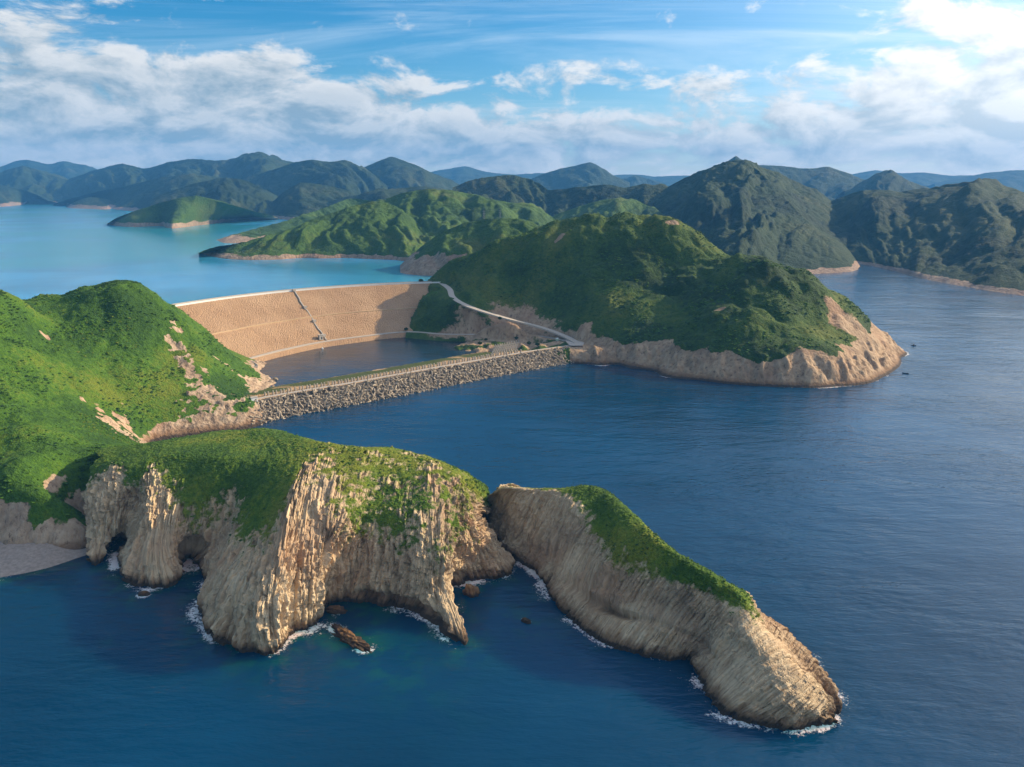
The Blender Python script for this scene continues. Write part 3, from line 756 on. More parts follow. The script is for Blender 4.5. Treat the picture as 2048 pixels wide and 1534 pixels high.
RH('hill', 'low pale green spur with a bare tip behind the peninsula',
   [(432,480,1800),(470,468,1850),(520,455,1950),(570,442,2020),(610,428,2080),(650,415,2150),(700,397,2250),(740,400,2250),(790,412,2250)],
   front=[(432,481),(465,487),(510,486),(560,482),(620,476),(680,470),(740,464),(800,460),(860,455)], zb=37.5, back=300, mat=M_mid, gul=80, amp=0.28, seed=4, shore=9, bow=.8, res=4)
RH('hill', 'low hill with a broad pale bare rim standing in the reservoir',
   [(214,447,2450),(235,435,2450),(270,422,2460),(320,406,2460),(360,396,2460),(392,391,2460),(430,399,2500),(470,411,2560),(510,423,2650),(545,431,2800)],
   front=[(214,447),(235,452),(270,454),(310,452),(345,457),(380,453),(430,447),(480,440),(520,435),(546,432)], zb=37.5, back=380, mat=M_mid, gul=150, amp=0.18, seed=5, shore=12, bow=.8, res=5)
RH('hill', 'row of small brown green hills on the near right of the reservoir range',
   [(905,375,2600),(935,362,2600),(960,357,2600),(990,352,2600),(1025,350,2600),(1060,358,2580),(1100,380,2500),(1140,376,2450),(1170,373,2430),(1210,369,2400),(1250,375,2380),(1290,368,2380),(1330,375,2380),(1365,400,2330),(1385,425,2300)],
   run=560, zb=20, mat=M_far, gul=150, amp=0.36, seed=6)
RH('hill', 'olive rounded hill low between the green ridge and the conical hill',
   [(1090,440,2000),(1120,425,2000),(1160,412,2000),(1200,400,2000),(1240,396,2000),(1270,400,1990),(1310,418,1950),(1345,440,1920),(1370,460,1900)],
   run=380, zb=0, mat=M_mid, gul=110, amp=0.34, seed=17)
# the reservoir's far side
RH('hill', 'brown green hills right behind the island in the reservoir',
   [(300,400,3500),(330,386,3500),(370,372,3500),(410,362,3500),(450,355,3500),(490,360,3480),(525,377,3450),(545,402,3400),(565,385,3350),(600,365,3300),(650,370,3300),(690,379,3280),(725,398,3250),(760,410,3200)],
   run=620, zb=36, back=700, mat=M_far, gul=190, amp=0.36, seed=7, shore=10)
RH('hill', 'small dark knoll with a bare rim on the far reservoir shore',
   [(132,411,4500),(150,402,4500),(180,394,4500),(205,397,4480),(228,404,4450),(245,416,4400)],
   front=[(132,413),(150,417),(180,418),(205,419),(228,417),(246,415)], zb=37.5, mat=M_far, gul=180, amp=0.2, seed=8, shore=16)
RH('hill', 'sprawling dark hills at the head of the reservoir',
   [(105,408,4800),(150,395,4700),(200,382,4600),(260,370,4500),(320,355,4400),(370,350,4400),(420,352,4300),(460,362,4300),(520,380,4200)],
   front=[(120,405),(150,411),(200,414),(240,420),(280,424),(330,428),(380,430),(430,432),(520,430)], zb=37.5, mat=M_far, gul=240, amp=0.34, seed=9, shore=13, back=700)
RH('hill', 'dark low hill on the far left shore of the reservoir',
   [(-60,372,5200),(0,370,5200),(40,378,5150),(70,388,5100),(95,402,5000)],
   front=[(-60,418),(0,414),(40,410),(70,407),(96,405)], zb=37.5, mat=M_far, gul=260, amp=0.2, seed=10, shore=18)
RH('hill', 'dark blue pointed hill at the far left behind the reservoir',
   [(-120,352,6000),(-50,350,6000),(0,345,6000),(45,331,6000),(90,346,5900),(130,359,5800),(180,370,5700),(215,388,5600)],
   run=900, zb=34, mat=M_far, gul=330, amp=0.30, seed=11)
RH('hill', 'faint blue ridge at the far left skyline',
   [(-150,340,8500),(-50,333,8500),(0,334,8500),(30,322,8500),(55,319,8500),(95,328,8500),(130,323,8500),(165,330,8500),(205,341,8500),(260,350,8500)],
   run=1300, zb=30, mat=M_far, gul=500, amp=0.25, seed=12)
RH('hill', 'long blue green mountain range above the reservoir',
   [(120,364,5900),(160,350,5800),(200,337,5700),(245,327,5600),(290,337,5500),(350,322,5400),(390,318,5400),(440,321,5300),(480,315,5300),(520,311,5300),(560,318,5300),(595,327,5300),(640,345,5300),(700,362,5300)],
   run=1100, zb=34, mat=M_far, gul=330, amp=0.33, seed=13)
RH('hill', 'green brown mountain with two humps in the middle of the range',
   [(460,372,4500),(500,352,4450),(550,338,4400),(590,324,4350),(625,319,4300),(660,324,4300),(690,320,4300),(715,330,4300),(745,348,4250),(775,372,4200)],
   run=800, zb=34, mat=M_far, gul=260, amp=0.36, seed=14)
RH('hill', 'rounded dark peak right of the two-humped mountain',
   [(690,362,4900),(720,338,4900),(750,325,4900),(780,314,4900),(805,320,4900),(835,331,4900),(870,348,4900),(905,362,4900),(940,380,4900)],
   run=800, zb=34, mat=M_far, gul=280, amp=0.32, seed=15)
RH('hill', 'low dark foothills under the rounded peak',
   [(640,412,3000),(670,400,3000),(700,392,3000),(740,385,3000),(780,378,3000),(820,375,3000),(850,372,3000),(880,380,3000),(920,395,3000)],
   run=500, zb=34, mat=M_far, gul=170, amp=0.34, seed=16)
RH('hill', 'blue conical hill near the middle of the skyline',
   [(1055,362,5600),(1090,346,5600),(1120,337,5600),(1155,330,5600),(1182,324,5600),(1205,336,5600),(1230,352,5600),(1260,366,5600)],
   run=800, zb=0, mat=M_far, gul=330, amp=0.22, seed=18)
RH('hill', 'small blue double hill right of the conical hill',
   [(1225,366,7000),(1250,357,7000),(1270,351,7000),(1295,357,7000),(1325,366,7000)], run=800, zb=0, mat=M_far, gul=300, amp=0.2, seed=19)
RH('hill', 'palest blue distant ridge left of the conical hill',
   [(840,350,9500),(880,340,9500),(930,333,9500),(975,344,9500),(1030,349,9500),(1080,346,9500),(1150,352,9500)], run=1800, zb=0, mat=M_far, gul=800, amp=0.2, seed=20)
RH('hill', 'faint distant ridge between the conical hill and the big mountain',
   [(1190,360,10000),(1230,350,10000),(1280,349,10000),(1310,353,10000),(1360,351,10000),(1400,352,10000)], run=1500, zb=0, mat=M_far, gul=800, amp=0.2, seed=21)
RH('hill', 'sharp little peak behind the summit of the big mountain',
   [(1440,335,4300),(1456,322,4300),(1472,312,4300),(1485,320,4300),(1500,327,4300),(1520,340,4300)], run=500, zb=40, mat=M_far, gul=200, amp=0.2, seed=22)
RH('hill', 'long rugged ridge behind the right shoulder of the big mountain',
   [(1470,335,4900),(1500,328,4900),(1530,331,4900),(1560,331,4900),(1590,335,4900),(1620,337,4900),(1655,333,4900),(1685,342,4900),(1715,354,4900),(1760,372,4900)],
   run=900, zb=0, mat=M_far, gul=280, amp=0.34, seed=23)
RH('hill', 'pointed ridge end just left of the distant bay',
   [(1690,382,3900),(1720,370,3900),(1750,356,3900),(1783,345,3900),(1810,358,3900),(1840,370,3900),(1880,384,3900)], run=600, zb=0, mat=M_far, gul=200, amp=0.34, seed=24)
RH('hill', 'palest distant ridge at the right edge of the skyline',
   [(1690,352,10000),(1750,340,10000),(1800,346,10000),(1850,345,10000),(1900,351,10000),(1960,350,10000),(2060,356,10000)], run=1800, zb=0, mat=M_far, gul=900, amp=0.2, seed=25)
RH('hill', 'faint island ridge beyond the distant bay at the right edge',
   [(1870,366,9000),(1920,356,9000),(1970,346,9000),(2020,341,9000),(2080,340,9000),(2150,345,9000)], run=1300, zb=0, mat=M_far, gul=800, amp=0.2, seed=26)

# the big mountain right of the dam and the range that closes the cove
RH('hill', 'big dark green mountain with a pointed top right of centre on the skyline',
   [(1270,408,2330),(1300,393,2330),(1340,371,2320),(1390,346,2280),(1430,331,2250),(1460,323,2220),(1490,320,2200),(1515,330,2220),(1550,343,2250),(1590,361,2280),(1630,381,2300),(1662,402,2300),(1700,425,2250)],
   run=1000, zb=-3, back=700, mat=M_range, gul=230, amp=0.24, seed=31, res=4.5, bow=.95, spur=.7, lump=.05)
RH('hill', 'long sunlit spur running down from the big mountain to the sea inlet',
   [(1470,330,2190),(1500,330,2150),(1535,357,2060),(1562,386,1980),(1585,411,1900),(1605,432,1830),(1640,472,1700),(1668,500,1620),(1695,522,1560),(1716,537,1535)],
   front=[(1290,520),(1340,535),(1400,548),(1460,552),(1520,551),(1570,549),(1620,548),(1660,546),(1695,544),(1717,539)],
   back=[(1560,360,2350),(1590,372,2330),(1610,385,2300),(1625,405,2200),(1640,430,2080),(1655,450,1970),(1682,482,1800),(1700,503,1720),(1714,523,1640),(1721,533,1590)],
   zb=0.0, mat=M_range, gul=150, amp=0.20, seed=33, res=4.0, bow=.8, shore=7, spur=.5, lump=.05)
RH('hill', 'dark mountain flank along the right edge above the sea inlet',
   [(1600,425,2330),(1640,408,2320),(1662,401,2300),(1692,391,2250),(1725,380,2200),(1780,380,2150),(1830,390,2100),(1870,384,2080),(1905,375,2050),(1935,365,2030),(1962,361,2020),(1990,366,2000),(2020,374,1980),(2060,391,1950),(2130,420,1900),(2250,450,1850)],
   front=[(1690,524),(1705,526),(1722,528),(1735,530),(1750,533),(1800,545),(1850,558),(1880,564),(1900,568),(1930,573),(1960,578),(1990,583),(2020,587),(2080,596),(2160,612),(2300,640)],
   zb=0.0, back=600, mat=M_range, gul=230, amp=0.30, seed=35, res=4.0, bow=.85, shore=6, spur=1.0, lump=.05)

# ------------------------------------------------------------------ sea, reservoir and pond sheets
def axis(segs):
    out = []
    for a, b, st in segs: out.append(np.arange(a, b, st))
    return np.concatenate(out + [[segs[-1][1]]])
sx = axis([(-30000,-3000,3000),(-3000,-440,120),(-440,-245,15),(-245,430,1.05),(430,640,12),(640,3000,120),(3000,30000,3000)])
sy = axis([(-400,120,40),(120,190,7),(190,660,1.05),(660,800,1.4),(800,1000,12),(1000,3000,100),(3000,30000,3000)])
SX, SY = np.meshgrid(sx, sy, indexing='ij')
foam = np.zeros_like(SX); shal = np.zeros_like(SX)
fine = (SX > -245) & (SX < 430) & (SY > 190) & (SY < 800)
fx, fy = SX[fine], SY[fine]
ROCKS = [  # sea rocks: px, py, length, width, height, turn, label
 (700,1279,22,5.2,1.7,-0.78,'long low jagged orange reef washed by surf in the bay of the headland'),
 (672,1222,9,4.5,1.6,-0.2,'flat dark wet rock ledge at the foot of the sunlit cliff'),
 (1052,1243,4.2,2.6,1.2,-0.8,'small surf-washed rock alone in the channel beside the sea stack'),
 (942,1188,6.5,5.0,4.2,-0.3,'round reddish rock in the mouth of the right-hand cave'),
 (288,1190,4.2,2.8,1.6,0.2,'small brown rock with surf below the left cave'),
 (22,1090,6.0,4.0,3.0,0.3,'grey boulder under the bluff at the back of the beach')]
lines = [(Bc[1:-1, 1, :2], 1.0), (Cc[2:, 1, :2], 0.9), (Cc[13:, 7, :2], 0.75), (np.array([PZ(*p, 0)[:2] for p in [(0,1157),(45,1149),(90,1139),(140,1123),(185,1107)]]), 0.55)]
dB = np.full(fx.shape, 1e9); fo = np.zeros(fx.shape)
for ln, wgt in lines:
    c = curve(np.c_[ln, np.zeros(len(ln))], len(ln) * 4)[:, :2]
    d, _ = seg_dist(fx, fy, c)
    near = sm(gn(np.stack([fx * 0.045, fy * 0.045, fx * 0 + 3], -1)), -0.35, 0.45)
    fo = np.maximum(fo, wgt * np.exp(-(np.maximum(d - 1.2, 0) / (1.5 + 4.2 * near)) ** 1.2) * (0.74 + 0.36 * near))
    dB = np.minimum(dB, d)
for (a, b, l, w, h, tr, lb) in ROCKS[:5]:
    c = PZ(a, b, 0); dx, dy = fx - c[0], fy - c[1]; cr, sr = math.cos(tr), math.sin(tr)
    e = np.hypot((dx * cr + dy * sr) / (l * .62), (-dx * sr + dy * cr) / (w * .75))
    fo = np.maximum(fo, 1.05 * np.exp(-np.maximum(e - 0.8, 0) * 1.7) * sm(gn(np.stack([fx * 0.11, fy * 0.11, fx * 0 + 8], -1)) + (0.35 if l < 12 else 0.05), -.25, .3)); dB = np.minimum(dB, np.maximum(e - 1, 0) * w)
tip = PZ(1640, 1455, 0)
fo = np.maximum(fo, 0.92 * np.exp(-np.maximum(seg_dist(fx, fy, np.array([PZ(1500,1447,0)[:2], PZ(1600,1461,0)[:2], PZ(1668,1449,0)[:2], PZ(1684,1410,0)[:2], PZ(1668,1380,0)[:2]]))[0] - 1.0, 0) / 2.6))
dcoast = np.array([PZ(*p, 0)[:2] for p in [(1182,728),(1205,737),(1258,741),(1312,745),(1322,756),(1400,763),(1460,770),(1520,774),(1600,777),(1680,774),(1722,772),(1762,759),(1792,742),(1803,716),(1808,700)]])
dd, _ = seg_dist(fx, fy, dcoast)
ixD = ((fx + 112) / 1.3).round().astype(int); iyD = ((fy - 600) / 1.3).round().astype(int)
okD = (ixD >= 0) & (ixD < XD.shape[0]) & (iyD >= 0) & (iyD < XD.shape[1])
zD = np.where(okD, ZD[np.clip(ixD, 0, XD.shape[0] - 1), np.clip(iyD, 0, XD.shape[1] - 1)], -50.0)
fo = np.maximum(fo, 0.95 * np.exp(-np.maximum(-zD - 0.3, 0) * 0.75) * (zD < 1.5) * (fx > 62) * sm(gn(np.stack([fx * 0.03, fy * 0.03, fx * 0], -1)), -.5, .2))
foam[fine] = fo
shal[fine] = 0.75 * np.exp(-np.maximum(dB - 2, 0) / 7.0) * sm(-(fx + fy * 0), -70, 30)
c1 = PZ(715, 1265, 0); c2 = PZ(610, 1275, 0); c3 = PZ(226, 1280, 0); c4 = PZ(790, 1330, 0)
for c, r, k in ((c1, 11, .95), (c2, 10, .6), (c3, 4, .35), (c4, 9, .5)):
    shal[fine] = np.maximum(shal[fine], k * np.exp(-(np.hypot(fx - c[0], fy - c[1]) / r) ** 2))
o = grid_mesh('sea', np.stack([SX, SY, np.zeros_like(SX)], -1), M_sea, {'foam': foam, 'shallow': shal})
tag(o, 'deep blue rippled open sea around the headlands', 'sea', kind='structure')

def sheet(name, pts, z, mat, label, cat):
    me = bpy.data.meshes.new(name); me.from_pydata([(p[0], p[1], z) for p in pts], [], [tuple(range(len(pts)))]); me.update()
    if me.polygons[0].normal.z < 0: me.flip_normals()
    me.materials.append(mat)
    ob = bpy.data.objects.new(name, me); COL.objects.link(ob)
    return tag(ob, label, cat, kind='structure')
sheet('reservoir', [(-95,912),(-200,850),(-322,742),(-430,700),(-560,575),(-3500,420),(-6500,6300),(-1500,6300),(-400,4200),(-250,2600),(-100,1800),(-60,1500),(-30,1150),(-70,960)], RES, M_res, 'bright turquoise reservoir water behind the dam', 'reservoir')
sheet('pond', [(-262,700),(-190,590),(60,790),(-60,840),(-118,838),(-180,775)], POND, M_pond, 'still dark pond between the dam and the breakwater', 'pond')

M_conc = plain_mat('weathered_concrete', (0.42, 0.38, 0.33), var=0.3, scale=0.6)
M_dolos = plain_mat('dolos_concrete', (0.36, 0.295, 0.22), var=0.4, scale=0.25, bump=0.2)
M_white = plain_mat('white_paint', (0.75, 0.75, 0.73), var=0.1, scale=1.5)
M_road = plain_mat('pale_concrete_road', (0.46, 0.40, 0.34), var=0.15, scale=0.2)
M_shrub = plain_mat('shrub_leaves', (0.030, 0.062, 0.016), var=0.5, scale=1.6, bump=0)
M_wood = plain_mat('dark_bark', (0.07, 0.05, 0.035))
M_dark = plain_mat('dark_hull_paint', (0.030, 0.033, 0.038), rough=0.5)
M_steel = plain_mat('grey_galvanised_steel', (0.30, 0.31, 0.32), rough=0.5)
M_glass = plain_mat('dark_window_glass', (0.03, 0.04, 0.05), rough=0.15, bump=0)
M_bluep = plain_mat('blue_car_paint', (0.06, 0.16, 0.36), rough=0.35, bump=0)
M_green = plain_mat('pale_green_paint', (0.42, 0.52, 0.40))

def riprap_mat(name, a, b_, c, scale):
    m, t, b = new_mat(name)
    pos = t.add('ShaderNodeNewGeometry').outputs['Position']
    v = t.add('ShaderNodeTexVoronoi', {'Vector': pos, 'Scale': scale})
    n = t.noise(pos, 0.03, 4, 0.6); n2 = t.noise(pos, scale * 1.6, 4, 0.6)
    col = t.mix(t.step(n, 0.35, 0.65), a, b_)
    rnd = t.sep(v.outputs['Color'])[0]
    col = t.mix(t.step(rnd, 0.55, 1.0, 0, 0.5), col, tuple(min(1, x * 1.5) for x in a))
    col = t.mix(t.step(n2, 0.44, 0.30, 0, 0.8), col, c)
    va = t.add('ShaderNodeAttribute', attribute_name='veg').outputs['Fac']
    col = t.mix(t.step(t.math('ADD', va, t.math('MULTIPLY', t.math('SUBTRACT', n2, .5), .6)), 0.45, 0.6), col, (0.075, 0.095, 0.020))
    t.put(b.inputs['Base Color'], col); b.inputs['Roughness'].default_value = 0.9
    h = t.math('SUBTRACT', 1.0, v.outputs['Distance'])
    t.put(b.inputs['Normal'], t.add('ShaderNodeBump', {'Height': h, 'Strength': 0.9, 'Distance': 0.9}))
    return m
M_rip = riprap_mat('dam_rockfill', (0.355, 0.215, 0.118), (0.425, 0.270, 0.155), (0.19, 0.115, 0.065), 0.85)
M_bank = riprap_mat('breakwater_rubble', (0.46, 0.28, 0.14), (0.52, 0.34, 0.19), (0.24, 0.15, 0.08), 0.8)

# ------------------------------------------------------------------ the dam
crest = curve([PZ(*p, 50) for p in [(250,634),(300,622),(360,612),(450,598.5),(550,586.5),(650,577.5),(750,571),(830,567.5),(885,566)]], 260)
toe = curve([PZ(*p, 8.5) for p in [(330,770),(420,738),(490,718),(560,700),(640,683.5),(720,672.5),(790,664.5),(830,662)]], 260)
def across(i_c, i_t, t): return crest[i_c] * t + toe[i_t] * (1 - t)
outw = toe - crest; outw[:, 2] = 0; outw /= np.linalg.norm(outw, axis=1)[:, None]
rows = []
tt = np.linspace(0, 1, 56)
rows.append(toe + outw * 14 + np.array([0, 0, -6.5])); rows.append(toe + outw * 9 + np.array([0, 0, -3.2])); rows.append(toe + outw * 4.5 + np.array([0, 0, -0.4])); rows.append(toe + outw * 3.4)
for t_ in tt:
    P = toe * (1 - t_) + crest * t_
    P[:, 2] += -0.9 * math.sin(math.pi * min(1, t_ / 0.47)) if t_ < 0.47 else -0.9 * math.sin(math.pi * (t_ - 0.47) / 0.53)
    rows.append(P)
rows.append(crest - outw * 1.2); rows.append(crest - outw * 9.0); rows.append(crest - outw * 40 + np.array([0, 0, -22]))
PD = np.stack(rows, 1)
ND = gnormals(PD); ND = ND * np.sign(ND[..., 2:3].mean())
face_w = np.zeros(PD.shape[1]); face_w[5:-5] = 1; face_w[1] = 1
PD = PD + ND * (face_w[None, :] * (0.42 * (billow(PD * 0.40, 2) - 0.4) + 0.5 * fbm(PD * 0.05, 3)))[..., None]
dam = empty('dam', (-190, 760, 8))
tag(dam, 'tan rockfill dam with a white-edged crest road and zigzag steps', 'dam')
def child(o, parent):
    o.parent = parent; o.matrix_parent_inverse = parent.matrix_world.inverted() if False else o.matrix_parent_inverse
    o.location = -Vector(parent.location) if True else o.location
    return o
child(grid_mesh('rockfill_face', PD, M_rip, {'veg': 0.45 * (fbm(PD * 0.11 + 3, 3) > 0.82)}), dam)
def ribbon(name, line, half, mat, lift=0.15, wid=None):
    ln = np.asarray(line, float); tg = np.gradient(ln, axis=0); tg[:, 2] = 0
    tg /= np.linalg.norm(tg, axis=1)[:, None]; nr = np.c_[-tg[:, 1], tg[:, 0], np.zeros(len(tg))]
    hw = np.asarray(half if wid is None else wid, float).reshape(-1, 1) * np.ones((len(ln), 1))
    P = np.stack([ln + nr * hw - [0, 0, 1.2], ln + nr * hw + [0, 0, lift], ln - nr * hw + [0, 0, lift], ln - nr * hw - [0, 0, 1.2]], 1)
    return grid_mesh(name, P, mat, smooth=False, flip=True)
mid = crest - outw * 5
child(ribbon('crest_road', mid + [0, 0, 0.1], 3.8, M_road), dam)
def wall(name, line, h, th, mat):
    ln = np.asarray(line, float); tg = np.gradient(ln, axis=0); tg[:, 2] = 0
    tg /= np.linalg.norm(tg, axis=1)[:, None]; nr = np.c_[-tg[:, 1], tg[:, 0], np.zeros(len(tg))] * th
    P = np.stack([ln + nr - [0, 0, 1], ln + nr + [0, 0, h], ln - nr + [0, 0, h], ln - nr - [0, 0, 1]], 1)
    return grid_mesh(name, P, mat, smooth=False, flip=True)
child(wall('parapet', crest - outw * 0.5, 1.5, 0.35, M_white), dam)
child(wall('parapet', crest - outw * 9.6, 1.5, 0.35, M_conc), dam)
berm_i = 4 + 26
child(ribbon('berm_track', PD[12:-8, berm_i] + ND[12:-8, berm_i] * 0.15, 0.8, plain_mat('berm_stone', (0.52, 0.36, 0.21), var=0.2, scale=.3), 0.3), dam)
# steps down the face
def on_face(fc, ft, t_):
    return crest[int(fc * 259)] * t_ + toe[int(ft * 259)] * (1 - t_)
sc = int(np.argmin(np.abs(1024 + F * crest[:, 0] / (crest[:, 1] * CP + (CAMZ - crest[:, 2]) * SP) - 588)))
stt = int(np.argmin(np.abs(1024 + F * toe[:, 0] / (toe[:, 1] * CP + (CAMZ - toe[:, 2]) * SP) - 652)))
st_line = np.array([crest[sc] * (1 - q) + toe[stt] * q for q in np.linspace(0, 1, 40)])
st_line[:, 2] += 0.85
zig = np.where((np.arange(40) // 8) % 2 == 0, 0.5, -0.5)[:, None] * (crest[sc + 1] - crest[sc]) / np.linalg.norm(crest[sc + 1] - crest[sc])
child(ribbon('stairway', st_line + zig, 0.5, M_conc, 0.12), dam)
for q in (0.02, 0.36, 0.66, 0.93):
    mb = MB(); p = st_line[int(q * 39)]
    mb.box((p[0], p[1], p[2] + 0.6), (3.4, 3.0, 2.2), 0.7)
    child(mb.build('stair_landing', M_conc), dam)
# small valve house beside the foot of the steps
p = PZ(641, 672, 13.5)
vh = empty('valve_house', (p[0], p[1], 10.5), 0.7)
tag(vh, 'small concrete valve house at the foot of the dam steps', 'hut')
mb = MB(); mb.box((0, 0, 1.6), (4.2, 3.6, 4.6)); mb.build('wall', M_conc, vh)
mb = MB(); mb.box((0, 0, 4.1), (4.8, 4.2, 0.4)); mb.build('roof', M_conc, vh)
mb = MB(); mb.box((0.4, -1.85, 1.3), (1.1, 0.12, 2.2)); mb.build('door', M_dark, vh)

# roads
lowline = curve(np.r_[toe[40:250] + outw[40:250] * 1.2, np.array(ROAD_LOW)[1:]], 400)
tag(ribbon('road', lowline, 2.6, M_road, 0.22), 'pale service road along the dam foot to the breakwater', 'road', kind='structure')
upl = curve(np.r_[mid[[238, 246, 253]], np.array(ROAD_UP)[1:]], 220)
tag(ribbon('road', upl, 3.2, M_road, 0.2), 'pale road winding down the hillside from the dam crest', 'road', kind='structure')
tag(sheet('road', [PZ(*p, 12)[:2] for p in [(1128,680),(1146,676),(1168,686),(1166,692),(1140,692)]], 12.35, M_road, 'pale triangular turning place where both roads meet', 'road'), kind='structure')

# ------------------------------------------------------------------ the breakwater (cofferdam)
cw = curve([PZ(*p, 11.0) for p in [(470,812),(520,799),(600,784.5),(700,768),(800,750),(900,732),(1000,714.5),(1060,704),(1175,688)]], 300)
tg = np.gradient(cw, axis=0); tg[:, 2] = 0; tg /= np.linalg.norm(tg, axis=1)[:, None]
inl = np.c_[-tg[:, 1], tg[:, 0], np.zeros(len(tg))]
wid = np.clip(1.0 - sm(np.arange(300), 215, 290) * 0.75, 0.2, 1)[:, None]
prof = [(24, -14.5), (19, -11.3), (14, -8.2), (7, -4.0), (1, -0.8), (0, 0.0), (-2.4, 0.1), (-4.6, 0.05), (-5.5, -0.1), (-9, -1.0), (-12.5, -2.0), (-15.5, -2.2), (-21, -2.6), (-31, -3.4), (-42, -4.9), (-52, -6.4), (-62, -8.5)]
PK = np.stack([cw - inl * a * (1 if a > 0 else wid) + np.array([0, 0, h]) for a, h in prof], 1)
vk = np.array([0, 0, 0, 0, 0, 0, 0, 0, 0, 0, 0, .2, .6, .9, 1.0, .9, 0])[None, :] * np.ones((300, 1)) * (0.75 + 0.45 * fbm(PK * 0.06, 3))
PK = PK + np.stack([0 * vk, 0 * vk, 0.35 * fbm(PK * 0.35, 2) * (vk >= 0)], -1)
bw = empty('breakwater', (-60, 630, 0))
tag(bw, 'long low stone breakwater with a tan rubble top and grassy inner bank', 'breakwater')
child(grid_mesh('embankment', PK[:, 5:], M_bank, {'veg': vk[:, 5:]}, flip=True), bw)
child(grid_mesh('armour_bed', PK[:, :6], plain_mat('gap_shade_rubble', (0.085, 0.07, 0.055), var=0.5, scale=0.4), flip=True), bw)  # bed colour darkened to paint shade into the gaps between the dolosse
child(ribbon('crest_path', (cw + inl * 2.6)[8:], 1.5, M_conc, 0.3), bw)

def dolos_mesh():
    mb = MB()
    def leg(a, b, r):
        a = np.array(a, float); b = np.array(b, float); m = (a + b) / 2
        mb.tube(m, a, r * 1.12, r * 0.72, 6); mb.tube(m, b, r * 1.12, r * 0.72, 6)
    leg((0, 0, -1.9), (0, 0, 1.9), 0.50)
    leg((-1.9, 0, 1.45), (1.9, 0, 1.45), 0.50)
    leg((0, -1.9, -1.45), (0, 1.9, -1.45), 0.50)
    return mb
dm = dolos_mesh(); dv = np.concatenate(dm.v); dfc = dm.f
protoD = dm.build('dolos', M_dolos)
tag(protoD, 'weathered grey dolos block piled on the left half of the breakwater slope', 'dolos', group='dolos blocks on the near left slope of the breakwater')
def rotm(a, b, c):
    ca, sa, cb, sb, cc, sc_ = math.cos(a), math.sin(a), math.cos(b), math.sin(b), math.cos(c), math.sin(c)
    return np.array([[ca,-sa,0],[sa,ca,0],[0,0,1]]) @ np.array([[cb,0,sb],[0,1,0],[-sb,0,cb]]) @ np.array([[1,0,0],[0,cc,-sc_],[0,sc_,cc]])
places = []
for i in np.linspace(0, 299, 138):
    k = int(i)
    for a in np.arange(2.2, 23.0, 2.1):
        aa = a + rng.uniform(-1, 1); j = np.clip(i + rng.uniform(-1, 1), 0, 299)
        p = cw[int(j)] - inl[int(j)] * aa
        zz = -0.60 * max(aa, 0) + rng.uniform(-1.1, 1.1)
        places.append((p[0], p[1], 11.0 + zz - 0.3))
places = np.array(places)
near = np.hypot(places[:, 0], places[:, 1])
vis = (places[:, 2] > 0.3) & (places[:, 0] > -187 + 0.0)
cand = np.where(vis)[0]; order = cand[np.argsort(near[cand])]
single = set(order[:280].tolist())
whitez = [i for i in range(len(places)) if 1132 < 1024 + F * places[i, 0] / (places[i, 1] * CP + (CAMZ - places[i, 2]) * SP) < 1170 and places[i, 2] > 9.6]
first = True; SV, SF, nv = [], [], 0
flat = np.array([list(f) + [-1] * (6 - len(f)) for f in dfc])
quads = [f for f in dfc if len(f) == 4]; hexes = [f for f in dfc if len(f) == 6]
quads += [(h[0], h[1], h[2], h[3]) for h in hexes] + [(h[0], h[3], h[4], h[5]) for h in hexes]
quads = np.array(quads)
kwh = 0
for i, p in enumerate(places):
    an = rng.uniform(-math.pi, math.pi, 3); sc1 = rng.uniform(0.95, 1.25)
    if i in single:
        if first: o = protoD; first = False
        else: o = protoD.copy(); COL.objects.link(o)
        o.location = p; o.rotation_euler = an; o.scale = (sc1,) * 3
    elif i in whitez and kwh < 26:
        if kwh == 0:
            wd = protoD.data.copy(); wd.materials.clear(); wd.materials.append(M_white)
        o = bpy.data.objects.new('dolos', wd); COL.objects.link(o)
        tag(o, 'whitewashed dolos block at the top right end of the breakwater', 'dolos', group='whitewashed dolos blocks'); kwh += 1
        o.location = p; o.rotation_euler = an; o.scale = (0.75,) * 3
    else:
        SV.append((dv @ rotm(*an).T) * sc1 + p); SF.append(quads + nv); nv += len(dv)
o = raw_mesh('dolos_pile', np.concatenate(SV), np.concatenate(SF), M_dolos, smooth=False)
tag(o, 'dense pile of dolos blocks armouring the rest of the breakwater slope', 'dolos pile', kind='stuff')

# row of concrete fins behind the crest
fin = MB(); fin.box((0, 0, 1.5), (0.95, 2.3, 3.6), 0, 0.62)
protoF = fin.build('concrete_fin', M_conc)
fin_first = True
def put_fin(p, rz, label, group, sc_=1.0):
    global fin_first
    o = protoF if fin_first else protoF.copy()
    if not fin_first: COL.objects.link(o)
    fin_first = False
    o.location = p; o.rotation_euler = (0, 0, rz); o.scale = (sc_,) * 3
    tag(o, label, 'concrete block', group)
acc = np.r_[0, np.cumsum(np.linalg.norm(np.diff(cw[:, :2], axis=0), axis=1))]
pos_f = np.arange(30, acc[-1] * 0.80, 2.95)
for q in pos_f:
    j = int(np.searchsorted(acc, q)); j = min(j, 299)
    p = cw[j] + inl[j] * 14.2 * wid[j]; rz = math.atan2(tg[j, 1], tg[j, 0])
    put_fin((p[0], p[1], 8.5), rz, 'tapered concrete fin in the long row along the breakwater top', 'row of concrete fins on the breakwater')
for r_ in range(4):
    for c_ in range(11):
        p = PZ(985 + c_ * 4.6 + r_ * 2, 706 - r_ * 4.4 - c_ * 0.9, 8.5)
        put_fin((p[0], p[1], 7.6), 0.65, 'concrete block in the shaded store of blocks behind the fin row', 'stored concrete blocks in rows', 0.85)

